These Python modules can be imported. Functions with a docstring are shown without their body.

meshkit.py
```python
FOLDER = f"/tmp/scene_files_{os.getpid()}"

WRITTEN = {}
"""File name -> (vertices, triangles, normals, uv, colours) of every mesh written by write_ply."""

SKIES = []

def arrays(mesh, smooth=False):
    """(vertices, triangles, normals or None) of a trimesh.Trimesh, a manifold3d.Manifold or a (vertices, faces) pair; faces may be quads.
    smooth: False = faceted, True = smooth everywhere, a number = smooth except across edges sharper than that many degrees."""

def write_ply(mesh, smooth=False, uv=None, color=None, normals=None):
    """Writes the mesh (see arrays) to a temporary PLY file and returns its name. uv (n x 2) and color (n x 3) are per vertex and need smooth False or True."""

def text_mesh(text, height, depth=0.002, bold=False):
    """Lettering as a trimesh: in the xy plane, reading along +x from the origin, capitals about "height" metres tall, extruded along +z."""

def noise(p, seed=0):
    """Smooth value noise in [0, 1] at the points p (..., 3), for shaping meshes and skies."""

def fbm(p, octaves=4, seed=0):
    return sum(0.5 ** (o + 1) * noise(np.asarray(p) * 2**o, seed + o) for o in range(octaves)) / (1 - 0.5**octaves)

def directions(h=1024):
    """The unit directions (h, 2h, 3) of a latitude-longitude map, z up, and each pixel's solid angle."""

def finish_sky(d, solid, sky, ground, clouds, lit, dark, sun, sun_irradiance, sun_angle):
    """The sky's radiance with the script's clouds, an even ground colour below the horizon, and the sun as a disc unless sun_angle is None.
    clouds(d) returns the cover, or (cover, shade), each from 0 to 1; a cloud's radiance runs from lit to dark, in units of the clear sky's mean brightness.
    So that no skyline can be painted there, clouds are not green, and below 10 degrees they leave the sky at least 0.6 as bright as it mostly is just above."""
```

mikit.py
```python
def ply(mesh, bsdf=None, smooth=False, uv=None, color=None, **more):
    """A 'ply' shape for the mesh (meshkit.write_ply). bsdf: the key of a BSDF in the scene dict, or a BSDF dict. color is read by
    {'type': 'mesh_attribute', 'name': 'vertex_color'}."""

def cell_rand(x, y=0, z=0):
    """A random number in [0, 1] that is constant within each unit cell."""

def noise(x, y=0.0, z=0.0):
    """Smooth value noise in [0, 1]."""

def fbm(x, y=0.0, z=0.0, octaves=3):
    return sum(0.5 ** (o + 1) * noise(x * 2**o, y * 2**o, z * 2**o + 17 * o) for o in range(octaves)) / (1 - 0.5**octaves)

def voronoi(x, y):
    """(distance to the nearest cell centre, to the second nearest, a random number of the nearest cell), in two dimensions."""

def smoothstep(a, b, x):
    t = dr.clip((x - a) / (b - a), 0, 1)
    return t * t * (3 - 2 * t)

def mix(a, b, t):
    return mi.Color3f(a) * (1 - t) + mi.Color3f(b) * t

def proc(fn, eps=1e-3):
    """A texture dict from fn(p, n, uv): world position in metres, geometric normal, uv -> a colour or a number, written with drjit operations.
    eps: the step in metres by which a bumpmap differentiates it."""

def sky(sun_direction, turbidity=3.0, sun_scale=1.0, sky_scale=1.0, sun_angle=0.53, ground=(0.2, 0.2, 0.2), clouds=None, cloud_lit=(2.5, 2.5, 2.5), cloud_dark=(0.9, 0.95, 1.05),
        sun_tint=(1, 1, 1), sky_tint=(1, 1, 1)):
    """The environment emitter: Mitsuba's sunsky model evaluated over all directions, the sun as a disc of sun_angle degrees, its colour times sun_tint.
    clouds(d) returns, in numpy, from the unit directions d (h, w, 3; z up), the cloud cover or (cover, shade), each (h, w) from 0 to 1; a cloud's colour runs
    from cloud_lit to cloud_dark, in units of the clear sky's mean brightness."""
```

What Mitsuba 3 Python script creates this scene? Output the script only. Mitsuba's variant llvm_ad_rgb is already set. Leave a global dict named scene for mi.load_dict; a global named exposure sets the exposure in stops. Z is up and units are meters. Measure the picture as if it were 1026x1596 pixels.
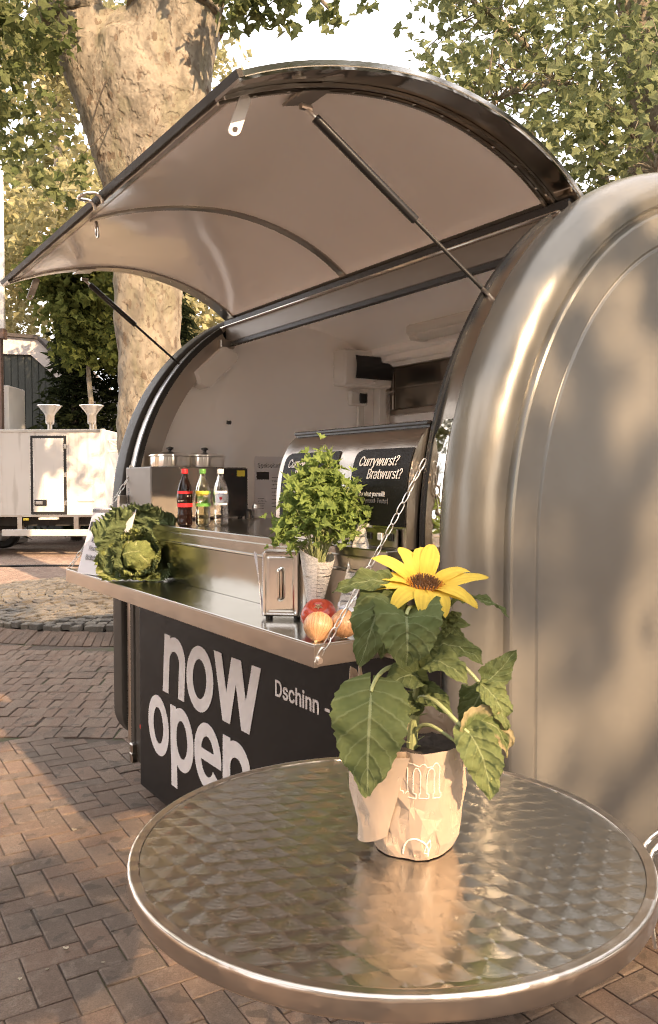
import math, random
import numpy as np, trimesh
import mitsuba as mi, drjit as dr
import mikit, meshkit
from mikit import proc, noise, fbm, voronoi, cell_rand, smoothstep, mix
T = mi.ScalarTransform4f
R = np.random.default_rng(7)
random.seed(7)

# ------------------------------------------------------------------ camera, sky, exposure
CAM_H, PITCH = 1.5932, 0.0380
exposure = 4.05
SUN = np.array([0.50, -0.745, 0.50])
scene, labels = {}, {}
scene['camera'] = {'type': 'perspective', 'fov': 43.52, 'fov_axis': 'x', 'near_clip': 0.02, 'far_clip': 600.0,
                   'to_world': T().look_at(origin=[0, 0, CAM_H], target=[0, math.cos(PITCH), CAM_H - math.sin(PITCH)], up=[0, 0, 1])}


def cloud_cover(d):
    n = meshkit.fbm(d * np.array([2.2, 2.2, 4.5]), 4, 3)
    return np.clip(0.72 + 1.1 * (n - 0.5), 0, 1), np.clip(1.4 * (0.55 - n), 0, 0.6)


scene['sky'] = mikit.sky(SUN, turbidity=4.0, sun_scale=0.50, sky_scale=1.0, sun_angle=0.6, clouds=cloud_cover,
                         cloud_lit=(2.28, 2.12, 2.04), cloud_dark=(1.3, 1.25, 1.2), sun_tint=(1.0, 0.905, 0.845), sky_tint=(1.15, 0.985, 0.93), ground=(0.16, 0.13, 0.11))


# ------------------------------------------------------------------ helpers
def rgb(*c):
    return {'type': 'rgb', 'value': list(c if len(c) == 3 else c * 3)}


def bsdf(name, d, bump=None, scale=1.0, eps=1e-3, two=True):
    if bump is not None:
        d = {'type': 'bumpmap', 'arbitrary': proc(bump, eps), 'scale': scale, 'bsdf': d}
    scene[name] = {'type': 'twosided', 'bsdf': d} if two else d
    return name


def pr(color, rough=0.5, metal=0.0, **more):
    c = proc(color) if callable(color) else rgb(*color)
    r = proc(rough) if callable(rough) else float(rough)
    return {'type': 'principled', 'base_color': c, 'roughness': r, 'metallic': float(metal), **more}


def numbered(key):
    if key not in USED:
        USED.add(key)
        return key
    COUNT[key] = COUNT.get(key, 0) + 1
    k = f'{key}_{COUNT[key]:03d}'
    USED.add(k)
    return k


USED, COUNT = set(), {}


def thing(name, label, category, group=None, kind=None):
    key = numbered(name)
    labels[key] = {'label': label, 'category': category}
    if group:
        labels[key]['group'] = group
    if kind:
        labels[key]['kind'] = kind
    return key


def add(name, mesh, mat, parent=None, smooth=35, uv=None, color=None, label=None, kind=None, to_world=None):
    key = numbered((parent + '__' if parent else '') + name)
    more = {} if to_world is None else {'to_world': to_world}
    scene[key] = mikit.ply(mesh, mat, smooth=smooth, uv=uv, color=color, **more)
    if label or kind:
        labels.setdefault(key, {})
        if label:
            labels[key]['label'] = label
        if kind:
            labels[key]['kind'] = kind
    return key


def tag(key, label=None, category=None, group=None, kind=None):
    labels[key] = {k: v for k, v in (('label', label), ('category', category), ('group', group), ('kind', kind)) if v}
    return key


def cat(*ms):
    ms = [m for g in ms for m in (g if isinstance(g, (list, tuple)) else [g])]
    return trimesh.util.concatenate(ms)


def bx(x0, x1, y0, y1, z0, z1, b=0.0):
    lo, hi = np.array([min(x0, x1), min(y0, y1), min(z0, z1)], float), np.array([max(x0, x1), max(y0, y1), max(z0, z1)], float)
    if b <= 0:
        m = trimesh.creation.box(extents=hi - lo)
        m.apply_translation((lo + hi) / 2)
        return m
    b = min(b, 0.49 * (hi - lo).min())
    pts = []
    for k in range(3):
        ins = np.full(3, b)
        ins[k] = 0
        a, c = lo + ins, hi - ins
        pts += [[(a, c)[i][0], (a, c)[j][1], (a, c)[l][2]] for i in (0, 1) for j in (0, 1) for l in (0, 1)]
    return trimesh.convex.convex_hull(np.array(pts))


def spline(P, n, closed=False):
    from scipy.interpolate import CubicSpline
    P = np.asarray(P, float)
    d = np.r_[0, np.cumsum(np.linalg.norm(np.diff(P, axis=0), axis=1))]
    return CubicSpline(d, P, axis=0)(np.linspace(0, d[-1], n))


def grid(P, cu=False, cv=False):
    P = np.asarray(P, float)
    n, m = P.shape[:2]
    i, j = np.meshgrid(np.arange(n if cu else n - 1), np.arange(m if cv else m - 1), indexing='ij')
    a, b = i * m + j, ((i + 1) % n) * m + j
    c, d = ((i + 1) % n) * m + (j + 1) % m, i * m + (j + 1) % m
    q = np.stack([a, b, c, d], -1).reshape(-1, 4)
    return trimesh.Trimesh(P.reshape(-1, 3), np.vstack([q[:, [0, 1, 2]], q[:, [0, 2, 3]]]), process=False)


def tube(path, r, n=8, caps=True, closed=False):
    p = np.asarray(path, float)
    r = np.broadcast_to(r, (len(p),))
    t = (np.roll(p, -1, 0) - np.roll(p, 1, 0)) if closed else np.gradient(p, axis=0)
    t /= np.linalg.norm(t, axis=1, keepdims=True) + 1e-12
    a = np.cross(t[0], [0.31, 0.17, 0.93])
    if np.linalg.norm(a) < 0.1:
        a = np.cross(t[0], [1, 0, 0])
    A = []
    for k in range(len(p)):
        a = a - t[k] * (a @ t[k])
        a /= np.linalg.norm(a) + 1e-12
        A.append(a)
    A = np.array(A)
    B = np.cross(t, A)
    ang = np.arange(n) * 2 * np.pi / n
    V = p[:, None] + r[:, None, None] * (np.cos(ang)[None, :, None] * A[:, None] + np.sin(ang)[None, :, None] * B[:, None])
    m = grid(V, cu=closed, cv=True)
    if caps and not closed:
        v, f = np.vstack([m.vertices, p[:1], p[-1:]]), [m.faces]
        k, N = len(m.vertices), len(p)
        i = np.arange(n)
        f.append(np.c_[i, (i + 1) % n, i * 0 + k][:, ::-1])
        f.append(np.c_[(N - 1) * n + i, (N - 1) * n + (i + 1) % n, i * 0 + k + 1])
        m = trimesh.Trimesh(v, np.vstack(f), process=False)
    m.fix_normals() if len(m.faces) < 4000 else None
    return m


def lathe(prof, n=48, center=(0, 0, 0)):
    pr_ = np.asarray(prof, float)
    a = np.arange(n) * 2 * np.pi / n
    V = np.stack([pr_[:, None, 0] * np.cos(a), pr_[:, None, 0] * np.sin(a), np.broadcast_to(pr_[:, None, 1], (len(pr_), n))], -1) + np.asarray(center, float)
    return grid(V, cv=True)


def slab(P, t):
    """sheet P (n, m, 3) given thickness t along minus its normal"""
    P = np.asarray(P, float)
    du, dv = np.gradient(P, axis=0), np.gradient(P, axis=1)
    n = np.cross(du, dv)
    n /= np.linalg.norm(n, axis=-1, keepdims=True) + 1e-12
    Q = P - n * t
    e = [grid(P), grid(Q[:, ::-1])]
    for a, b in ((P[0], Q[0]), (Q[-1], P[-1]), (Q[:, 0], P[:, 0]), (P[:, -1], Q[:, -1])):
        e.append(grid(np.stack([b, a])))
    return cat(e)


def moved(m, M):
    m = m.copy()
    m.apply_transform(np.asarray(M, float))
    return m


def frame(o, ex, ey, ez):
    M = np.eye(4)
    M[:3, 0], M[:3, 1], M[:3, 2], M[:3, 3] = ex, ey, ez, o
    return M


def extr(poly, h):
    from shapely.geometry import Polygon
    p = Polygon(poly) if not hasattr(poly, 'exterior') else poly
    return trimesh.creation.extrude_polygon(p, h, engine='earcut')


def text(s, height, depth=0.001, bold=False, italic=0.0, squeeze=1.0, rot=0.0):
    m = meshkit.text_mesh(s, height, depth, bold)
    v = m.vertices.copy()
    v[:, 0] = v[:, 0] * squeeze + v[:, 1] * italic
    c, s_ = math.cos(rot), math.sin(rot)
    v[:, :2] = np.c_[v[:, 0] * c - v[:, 1] * s_, v[:, 0] * s_ + v[:, 1] * c]
    return trimesh.Trimesh(v, m.faces, process=False)


def unit_(v):
    return np.asarray(v) / np.linalg.norm(v)


# trailer frame: local (u outward from the serving side, l along it from far to near, z)
YAW = 0.5879
A0 = np.array([-1.2945, 4.0433, 0])
D = np.array([math.sin(YAW), -math.cos(YAW), 0])
N = np.array([-math.cos(YAW), -math.sin(YAW), 0])
ZZ = np.array([0, 0, 1.0])
TL = frame(A0, N, D, ZZ)


def loc(m):
    return moved(m, TL)


def P3(u, l, z):
    return A0 + N * u + D * l + ZZ * z


# ------------------------------------------------------------------ materials
def fine(p, s):
    return fbm(p.x * s, p.y * s, p.z * s, 3)


bsdf('steel', pr((0.48, 0.435, 0.385), lambda p, n, uv: 0.17 + 0.12 * fine(p, 9.0), 1.0), lambda p, n, uv: fine(p, 7.0), 0.0035)
bsdf('steel_shelf', pr((0.42, 0.395, 0.35), lambda p, n, uv: 0.13 + 0.10 * fine(p, 14.0), 1.0), lambda p, n, uv: fine(p, 6.0), 0.003)
bsdf('steel_dark', pr((0.36, 0.33, 0.29), lambda p, n, uv: 0.12 + 0.15 * fine(p, 12.0), 1.0), lambda p, n, uv: fine(p, 11.0), 0.004)
bsdf('mirror_steel', pr((0.82, 0.78, 0.70), 0.04, 1.0), lambda p, n, uv: fine(p, 9.0), 0.006)
bsdf('flange_steel', pr((0.34, 0.31, 0.27), 0.07, 1.0), lambda p, n, uv: noise(p.x * 13, p.y * 13, p.z * 13), 0.006)
bsdf('chrome', pr((0.78, 0.75, 0.70), 0.09, 1.0))


def streak(p, s=1.0):
    return fbm(p.x * 3, p.y * 3, p.z * 3, 2)


bsdf('champagne', pr((0.218, 0.204, 0.180), lambda p, n, uv: 0.30 + 0.09 * fine(p, 3.5) + 0.05 * noise(p.x * 160, p.y * 160, p.z * 160), 0.45), lambda p, n, uv: fine(p, 2.6), 0.012)
bsdf('champagne_gloss', pr((0.205, 0.192, 0.166), lambda p, n, uv: 0.22 + 0.10 * fine(p, 5.0), 0.6),
     lambda p, n, uv: fbm(p.x * 9, p.y * 9, p.z * 3.0, 3), 0.006)
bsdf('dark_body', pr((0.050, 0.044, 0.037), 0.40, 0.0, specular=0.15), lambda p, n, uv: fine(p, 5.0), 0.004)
bsdf('warmer_steel', pr((0.20, 0.175, 0.15), 0.40, 0.4), lambda p, n, uv: fine(p, 5.0), 0.003)
bsdf('lit_tab_steel', pr((0.75, 0.71, 0.66), 0.45, 0.4))  # pale base puts the light on the near latch tab into its colour
bsdf('rubber', pr((0.016, 0.015, 0.014), 0.45))
bsdf('white_liner', pr(lambda p, n, uv: mix((0.86, 0.79, 0.745), (0.90, 0.83, 0.785), fine(p, 3.0)), 0.13, 0.0, specular=0.55), lambda p, n, uv: fine(p, 2.2), 0.01)
bsdf('interior_white', pr(lambda p, n, uv: mix((0.89, 0.85, 0.81), (0.92, 0.88, 0.845), fine(p, 4.0)), 0.42))
bsdf('plastic_white', pr((0.66, 0.62, 0.57), 0.32))
bsdf('plastic_black', pr((0.012, 0.011, 0.011), 0.28))
bsdf('banner_black', pr(lambda p, n, uv: mix((0.007, 0.006, 0.0055), (0.013, 0.011, 0.010), fine(p, 6.0)), 0.5, 0.0, specular=0.22), lambda p, n, uv: fine(p, 8.0), 0.003)
bsdf('vinyl_white', pr(lambda p, n, uv: mix((0.60, 0.56, 0.54), (0.68, 0.64, 0.61), fine(p, 20.0)), 0.5))
bsdf('print_white', pr((0.72, 0.68, 0.64), 0.5))
bsdf('print_grey', pr((0.17, 0.16, 0.16), 0.6))
bsdf('print_dark', pr((0.035, 0.03, 0.03), 0.6))
bsdf('sheet_paper', pr((0.72, 0.69, 0.70), 0.7))
bsdf('red_lens', pr((0.45, 0.02, 0.015), 0.15))
bsdf('cavity_dark', pr((0.03, 0.027, 0.024), 0.8))


def paver_color(a, b):
    def f(p, n, uv):
        g = fbm(p.x * 260, p.y * 260, p.z * 260, 2)
        w = fbm(p.x * 5, p.y * 5, 0.0, 3)
        s = smoothstep(0.60, 0.70, fbm(p.x * 33, p.y * 33, 4.0, 3)) * 0.35
        d = smoothstep(0.56, 0.74, fbm(p.x * 1.9, p.y * 1.9, 7.0, 4)) * 0.45
        k = smoothstep(0.69, 0.73, fbm(p.x * 17, p.y * 17, 11.0, 3)) * 0.5
        c = 0.92 * mix(mix(mix(a, b, w), (0.21, 0.165, 0.13), s), (0.065, 0.052, 0.040), d)
        return mix(c, (0.05, 0.042, 0.034), k) * (0.66 + 0.68 * g)
    return f


for i, (a, b) in enumerate((((0.122, 0.083, 0.060), (0.158, 0.112, 0.084)), ((0.142, 0.092, 0.065), (0.180, 0.125, 0.092)), ((0.112, 0.081, 0.061), (0.146, 0.110, 0.085)), ((0.150, 0.103, 0.074), (0.188, 0.139, 0.105)))):
    bsdf(f'paver_{i}', pr(paver_color(a, b), 0.72, 0.0, specular=0.35), lambda p, n, uv: fbm(p.x * 190, p.y * 190, p.z * 190, 3), 0.0016, 3e-4)
for i, (a, b) in enumerate((((0.105, 0.094, 0.076), (0.140, 0.125, 0.102)), ((0.125, 0.110, 0.088), (0.165, 0.146, 0.118)), ((0.080, 0.072, 0.060), (0.115, 0.104, 0.088)))):
    bsdf(f'cobble_{i}', pr(paver_color(a, b), 0.6, 0.0, specular=0.45), lambda p, n, uv: fbm(p.x * 60, p.y * 60, p.z * 60, 3), 0.004)
bsdf('joint_sand', pr(lambda p, n, uv: mix(mix((0.045, 0.034, 0.027), (0.105, 0.082, 0.064), fine(p, 40.0)), (0.045, 0.055, 0.020), 0.7 * smoothstep(0.55, 0.68, fbm(p.x * 3.1, p.y * 3.1, 5.0, 3))), 0.95))


def far_ground(p, n, uv):
    # brick rows too far away to be built one by one
    row = p.y / 0.205
    x = p.x / 0.105 + 0.5 * cell_rand(dr.floor(row), 3)
    fx, fy = x - dr.floor(x), row - dr.floor(row)
    joint = 1 - smoothstep(0.02, 0.10, dr.minimum(dr.minimum(fx, 1 - fx), dr.minimum(fy, 1 - fy) * 2))
    c = mix((0.165, 0.112, 0.086), (0.225, 0.165, 0.130), cell_rand(dr.floor(x), dr.floor(row), 5))
    c = mix(c, (0.26, 0.215, 0.175), 0.7 * smoothstep(0.35, 0.65, fbm(p.x * 0.35, p.y * 0.5, 2.0, 3)))
    return mix(c, (0.08, 0.062, 0.05), joint * 0.75)


bsdf('far_paving', pr(far_ground, 0.8, 0.0, specular=0.3))

# ------------------------------------------------------------------ the ground and its paving
rng = np.random.default_rng(11)
gr = [bx(-150, 150, -150, 150, -0.5, -0.026)]
g_key = add('ground', cat(gr), 'far_paving', smooth=False)
tag(g_key, kind='structure')


def stone(w, d, h, ch, jit=0.0, seed=0):
    """a paving stone: top with a chamfered rim, sides, no bottom; origin at the centre of its top"""
    r = np.random.default_rng(seed)
    c = np.array([[-w, -d], [w, -d], [w, d], [-w, d]]) / 2
    c = c + r.uniform(-jit, jit, (4, 2))
    tp = c * (1 - 2 * ch / np.minimum(w, d))
    v = np.vstack([np.c_[tp, np.zeros(4)], np.c_[c, np.full(4, -ch * 0.8)], np.c_[c, np.full(4, -h)]])
    f = [[0, 1, 2], [0, 2, 3]]
    for k in (0, 4):
        for i in range(4):
            j = (i + 1) % 4
            f += [[k + i, k + 4 + i, k + 4 + j], [k + i, k + 4 + j, k + j]]
    return trimesh.Trimesh(v, f, process=False)


def lay(name, label, items, protos, mats, part, top=300):
    """items: (x, y, z, angle, proto, tilt_x, tilt_y, mat); the nearest ones in the view become parts, the rest one mesh"""
    def key(i):
        x, y = i[0], i[1]
        inside = y > 1.4 and abs(x + 0.06) < 0.46 * y + 0.1 and (x < 0.6 * y - 1.3 or y < 2.4)
        return (0 if inside else 1, math.hypot(x, y))
    items = sorted(items, key=key)
    holder = numbered(name)
    labels[holder] = {'kind': 'structure'}
    dicts = {}
    rest = {}
    for n_, it in enumerate(items):
        x, y, z, a, q, tx, ty, mt = it
        M = T().translate([x, y, z]).rotate([0, 0, 1], math.degrees(a)).rotate([1, 0, 0], math.degrees(tx)).rotate([0, 1, 0], math.degrees(ty))
        if n_ < top and key(it)[0] == 0:
            if (q, mt) not in dicts:
                dicts[(q, mt)] = mikit.ply(protos[q], mats[mt], smooth=False)
            scene[numbered(f'{holder}__{part}')] = {**dicts[(q, mt)], 'to_world': M}
        else:
            rest.setdefault(mt, []).append(moved(protos[q], np.array(M.matrix)))
    for mt, ms in rest.items():
        add(part + '_field', cat(ms), mats[mt], holder, smooth=False, kind='stuff')
    return holder


PM = [f'paver_{i}' for i in range(4)]
# herringbone pavers, 20 x 10 cm, laid along the trailer
AH = math.radians(-58.5)
e1, e2 = np.array([math.cos(AH), math.sin(AH)]), np.array([-math.sin(AH), math.cos(AH)])
items, S = [], 0.1025
protos = [stone(0.1985, 0.0975, 0.04, 0.0035, 0.0008, k) for k in range(4)]
O = np.array([-1.351, 4.190])
row_edge = lambda x: 5.06 - 0.035 * (x + 1.5)
for i in range(-90, 90):
    for j in range(-90, 90):
        t = (i - j) % 4
        if t not in (0, 3):
            continue
        c = O + S * (e1 * (i + (1.0 if t == 0 else 0.5)) + e2 * (j + (0.5 if t == 0 else 1.0)))
        x, y = c
        if not (-4.6 < x < 4.2 and -2.0 < y < row_edge(x) - 0.03):
            continue
        a = AH + (0 if t == 0 else math.pi / 2) + rng.normal(0, 0.006)
        items.append((x, y, -0.001 + rng.normal(0, 0.0012), a, int(rng.integers(4)), rng.normal(0, 0.005), rng.normal(0, 0.004), int(rng.integers(4))))
lay('herringbone_paving', '', items, protos, PM, 'paver')
# bricks on edge in rows beyond, then a tilted soldier ring and a raised bed of cobbles round the plane tree
TREE = np.array([-2.25, 10.6])
RING = 2.72
items = []
protos = [stone(0.0735, 0.212, 0.05, 0.003, 0.0015, 10 + k) for k in range(4)]
for r in range(13):
    for k in range(-34, 72):
        x = -4.6 + k * 0.0765 + 0.02 * rng.random() + 0.036 * (r % 2)
        y = row_edge(x) + 0.112 + r * 0.217 - 0.02 * r * max(0, x + 1.5) * 0.3
        if math.hypot(x - TREE[0], y - TREE[1]) < RING + 0.12 or x > 3.2 or x < -4.6:
            continue
        items.append((x, y, rng.normal(0, 0.002), rng.normal(0.03, 0.012), int(rng.integers(4)), rng.normal(0, 0.008), rng.normal(0, 0.01), int(rng.choice([0, 1, 1, 3, 3]))))
lay('brick_row_paving', '', items, protos, PM, 'brick')


def dome(r):
    r = np.minimum(r, RING)
    return 0.20 * (1 - (r / RING) ** 2.0) ** 0.8 + 0.075 * min(1, (RING - r) / 0.2)


items = []
nb = 196
protos = [stone(0.078, 0.24, 0.06, 0.003, 0.0015, 30 + k) for k in range(4)]
for k in range(nb):
    a = 2 * math.pi * k / nb
    r = RING - 0.12
    x, y = TREE[0] + r * math.cos(a), TREE[1] + r * math.sin(a)
    items.append((x, y, 0.048 + rng.normal(0, 0.003), a - math.pi / 2, int(rng.integers(4)), math.radians(-24) + rng.normal(0, 0.02), rng.normal(0, 0.02), int(rng.choice([0, 1, 1]))))
lay('soldier_brick_ring', '', items, protos, PM, 'brick')
items = []
protos = [stone(0.102, 0.094, 0.06, 0.009, 0.012, 50 + k) for k in range(8)]
r = RING - 0.30
while r > 0.75:
    n_ = int(2 * math.pi * r / 0.112)
    ph = rng.random()
    for k in range(n_):
        a = 2 * math.pi * (k + ph) / n_ + rng.normal(0, 0.006)
        rr = r + rng.normal(0, 0.008)
        s = 1 - 0.0
        items.append((TREE[0] + rr * math.cos(a), TREE[1] + rr * math.sin(a), 0.093 + dome(rr) * 0.6 - 0.02 + rng.normal(0, 0.007), a - math.pi / 2 + rng.normal(0, 0.06), int(rng.integers(8)), rng.normal(-0.05, 0.05), rng.normal(0, 0.06), int(rng.integers(3))))
    r -= 0.103
lay('cobble_bed', '', items, protos, [f'cobble_{i}' for i in range(3)], 'cobblestone')
aa, rr_ = np.arange(96) * 2 * np.pi / 96, np.array([0.01, 0.8, 1.5, 2.2, 2.45, 2.6, RING, RING + 0.02])
zz = np.array([0.16, 0.15, 0.12, 0.085, 0.07, 0.03, -0.012, -0.04])
mound = grid(np.stack([TREE[0] + rr_[:, None] * np.cos(aa), TREE[1] + rr_[:, None] * np.sin(aa), np.broadcast_to(zz[:, None], (8, 96))], -1), cv=True)
mound.invert()
tag(add('mound', mound, 'joint_sand', smooth=True), kind='structure')
bed = bx(-4.75, 4.35, -2.15, 8.1, -0.03, -0.010)
tag(add('sand_bed', bed, 'joint_sand', smooth=False), kind='structure')

# ------------------------------------------------------------------ the food trailer
UC, AA, BB, Z0 = -1.37, 1.05, 1.15, 1.42      # centre, half width and height of the roof arch, height where it starts
TRL = thing('food_trailer', 'champagne grey food trailer with rounded ends and its serving hatch raised', 'food trailer')


def arch(off, n=40, z_low=0.24, rc=0.14, bottom=True):
    """closed outline (u, z) of the body, grown by off, from the lower front corner round over the roof"""
    r = max(rc + off, 0.02)
    a, b = AA + off, BB + off
    zl = z_low - off
    pts = [(UC + a - r + r * math.sin(t), zl + r - r * math.cos(t)) for t in np.linspace(0, math.pi / 2, 9)]
    pts += [(UC + a, z) for z in np.linspace(zl + r, Z0, 9)[1:]]
    pts += [(UC + a * math.cos(t), Z0 + b * math.sin(t)) for t in np.linspace(0, math.pi, n)[1:]]
    pts += [(UC - a, z) for z in np.linspace(Z0, zl + r, 9)[1:]]
    pts += [(UC - a + r - r * math.sin(t), zl + r - r * math.cos(t)) for t in np.linspace(math.pi / 2, 0, 9)[1:]]
    return np.array(pts)


def rings(levels, n=48):
    """loft through (l, off) levels"""
    return np.stack([np.stack([q[:, 0], np.full(len(q), l), q[:, 1]], -1) for l, o in levels for q in (arch(o, n),)])


def end_cap(near):
    f = (lambda l: l) if near else (lambda l: (2.35 - l) if l < 2.43 else 2.27 - l)      # mirrored for the far end, whose band is wider
    fil = [(2.44 + 0.105 * math.sin(t), 0.02 - 0.105 + 0.105 * math.cos(t)) for t in np.linspace(0, math.pi / 2, 12)]
    lv = [(2.405, -0.03), (2.408, 0.004), (2.413, 0.016), (2.42, 0.02)] + fil
    lv += [(2.545, -0.088), (2.538, -0.093), (2.531, -0.098), (2.531, -0.104), (2.538, -0.109), (2.546, -0.113), (2.549, -0.12)]
    P = rings([(f(l), o) for l, o in lv])
    m = grid(P, cv=True)
    ring = rings([(f(l), o) for l, o in [(2.549, -0.12), (2.553, -0.16), (2.555, -0.196), (2.551, -0.199), (2.548, -0.202), (2.548, -0.205), (2.551, -0.208), (2.556, -0.211)]])
    q0, cc = arch(-0.211, 48), np.array([UC, 1.40])
    pan = np.stack([np.stack([(cc + (q0 - cc) * s)[:, 0], np.full(len(q0), f(2.556 + 0.016 * (1 - s * s))), (cc + (q0 - cc) * s)[:, 1]], -1) for s in (1, 0.85, 0.65, 0.4, 0.2, 0.002)])
    out = [m, grid(ring, cv=True), grid(pan, cv=True)]
    for q in out:
        if not near:
            q.invert()
    return out


nc = end_cap(True)
cap_n = add('end_cap', loc(nc[0]), 'champagne_gloss', TRL, smooth=40)
add('rim', loc(nc[1]), 'champagne', cap_n, smooth=40)
add('panel', loc(nc[2]), 'champagne', cap_n, smooth=60)
fc = end_cap(False)
cap_f = add('end_cap', loc(fc[0]), 'dark_body', TRL, smooth=40)  # far cap: its dark reflections are put into the colour, not champagne paint
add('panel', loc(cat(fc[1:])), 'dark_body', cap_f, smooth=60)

# roof and back skin between the caps, from the hinge line over to the back's foot
th = math.acos((-0.865 - UC) / AA)
ru = [(UC + AA * math.cos(t), Z0 + BB * math.sin(t)) for t in np.linspace(th, math.pi, 30)] + [(UC - AA, z) for z in (1.0, 0.5, 0.24)]
ru = np.array(ru)
L_ = np.array([-0.03, 0.6, 1.2, 1.8, 2.41])
P = np.stack([np.stack([np.full(5, u), L_, np.full(5, z)], -1) for u, z in ru])
add('roof_skin', loc(slab(P, -0.02)), 'champagne', TRL, smooth=40)
# side frames of the opening: polished posts that follow the arch
def post(l0, l1, u_in, mat, off=0.0, z1=2.42, name='door_post', zlow=0.24):
    t1 = math.asin((z1 - Z0) / BB)
    c = [(UC + AA + off, z) for z in np.linspace(zlow, Z0, 8)] + [(UC + (AA + off) * math.cos(t), Z0 + (BB + off) * math.sin(t)) for t in np.linspace(0, t1, 24)[1:]]
    c = np.array(c)
    P = np.stack([np.stack([c[:, 0], np.full(len(c), l), c[:, 1]], -1) for l in (l0, l1)])
    m = slab(P, 0.02)
    return m


def depth_post(l, thick, dep, off=0.0, z1=2.42, zlow=1.30):
    """a curved board across the wall thickness: follows the arch, from the skin inwards by dep"""
    t1 = math.asin((z1 - Z0) / BB)
    c = [(0.0, z) for z in np.linspace(zlow, Z0, 5)] + [(t, None) for t in np.linspace(0, t1, 24)[1:]]
    rows = []
    for a, z in c:
        if z is not None:
            rows.append([[UC + AA + off, l, z], [UC + AA - dep, l, z]])
        else:
            rows.append([[UC + (AA + off) * math.cos(a), l, Z0 + (BB + off) * math.sin(a)], [UC + (AA - dep) * math.cos(a), l, Z0 + (BB - dep) * math.sin(a)]])
    return slab(np.array(rows), thick)


add('door_post', loc(post(2.325, 2.408, 0, 'steel', 0.0, 2.43)), 'steel', TRL, smooth=40)
add('door_post', loc(post(-0.035, 0.03, 0, 'steel', 0.0, 2.43)), 'steel', TRL, smooth=40)
add('edge_seal', loc(depth_post(2.322, 0.012, 0.035, 0.012, 2.40)), 'rubber', TRL, smooth=40)
add('edge_seal', loc(depth_post(0.052, 0.016, 0.02, 0.010, 2.40)), 'rubber', TRL, smooth=40)
add('door_reveal', loc(depth_post(0.034, 0.02, 0.115, -0.012, 2.40)), 'steel', TRL, smooth=40)
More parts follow.
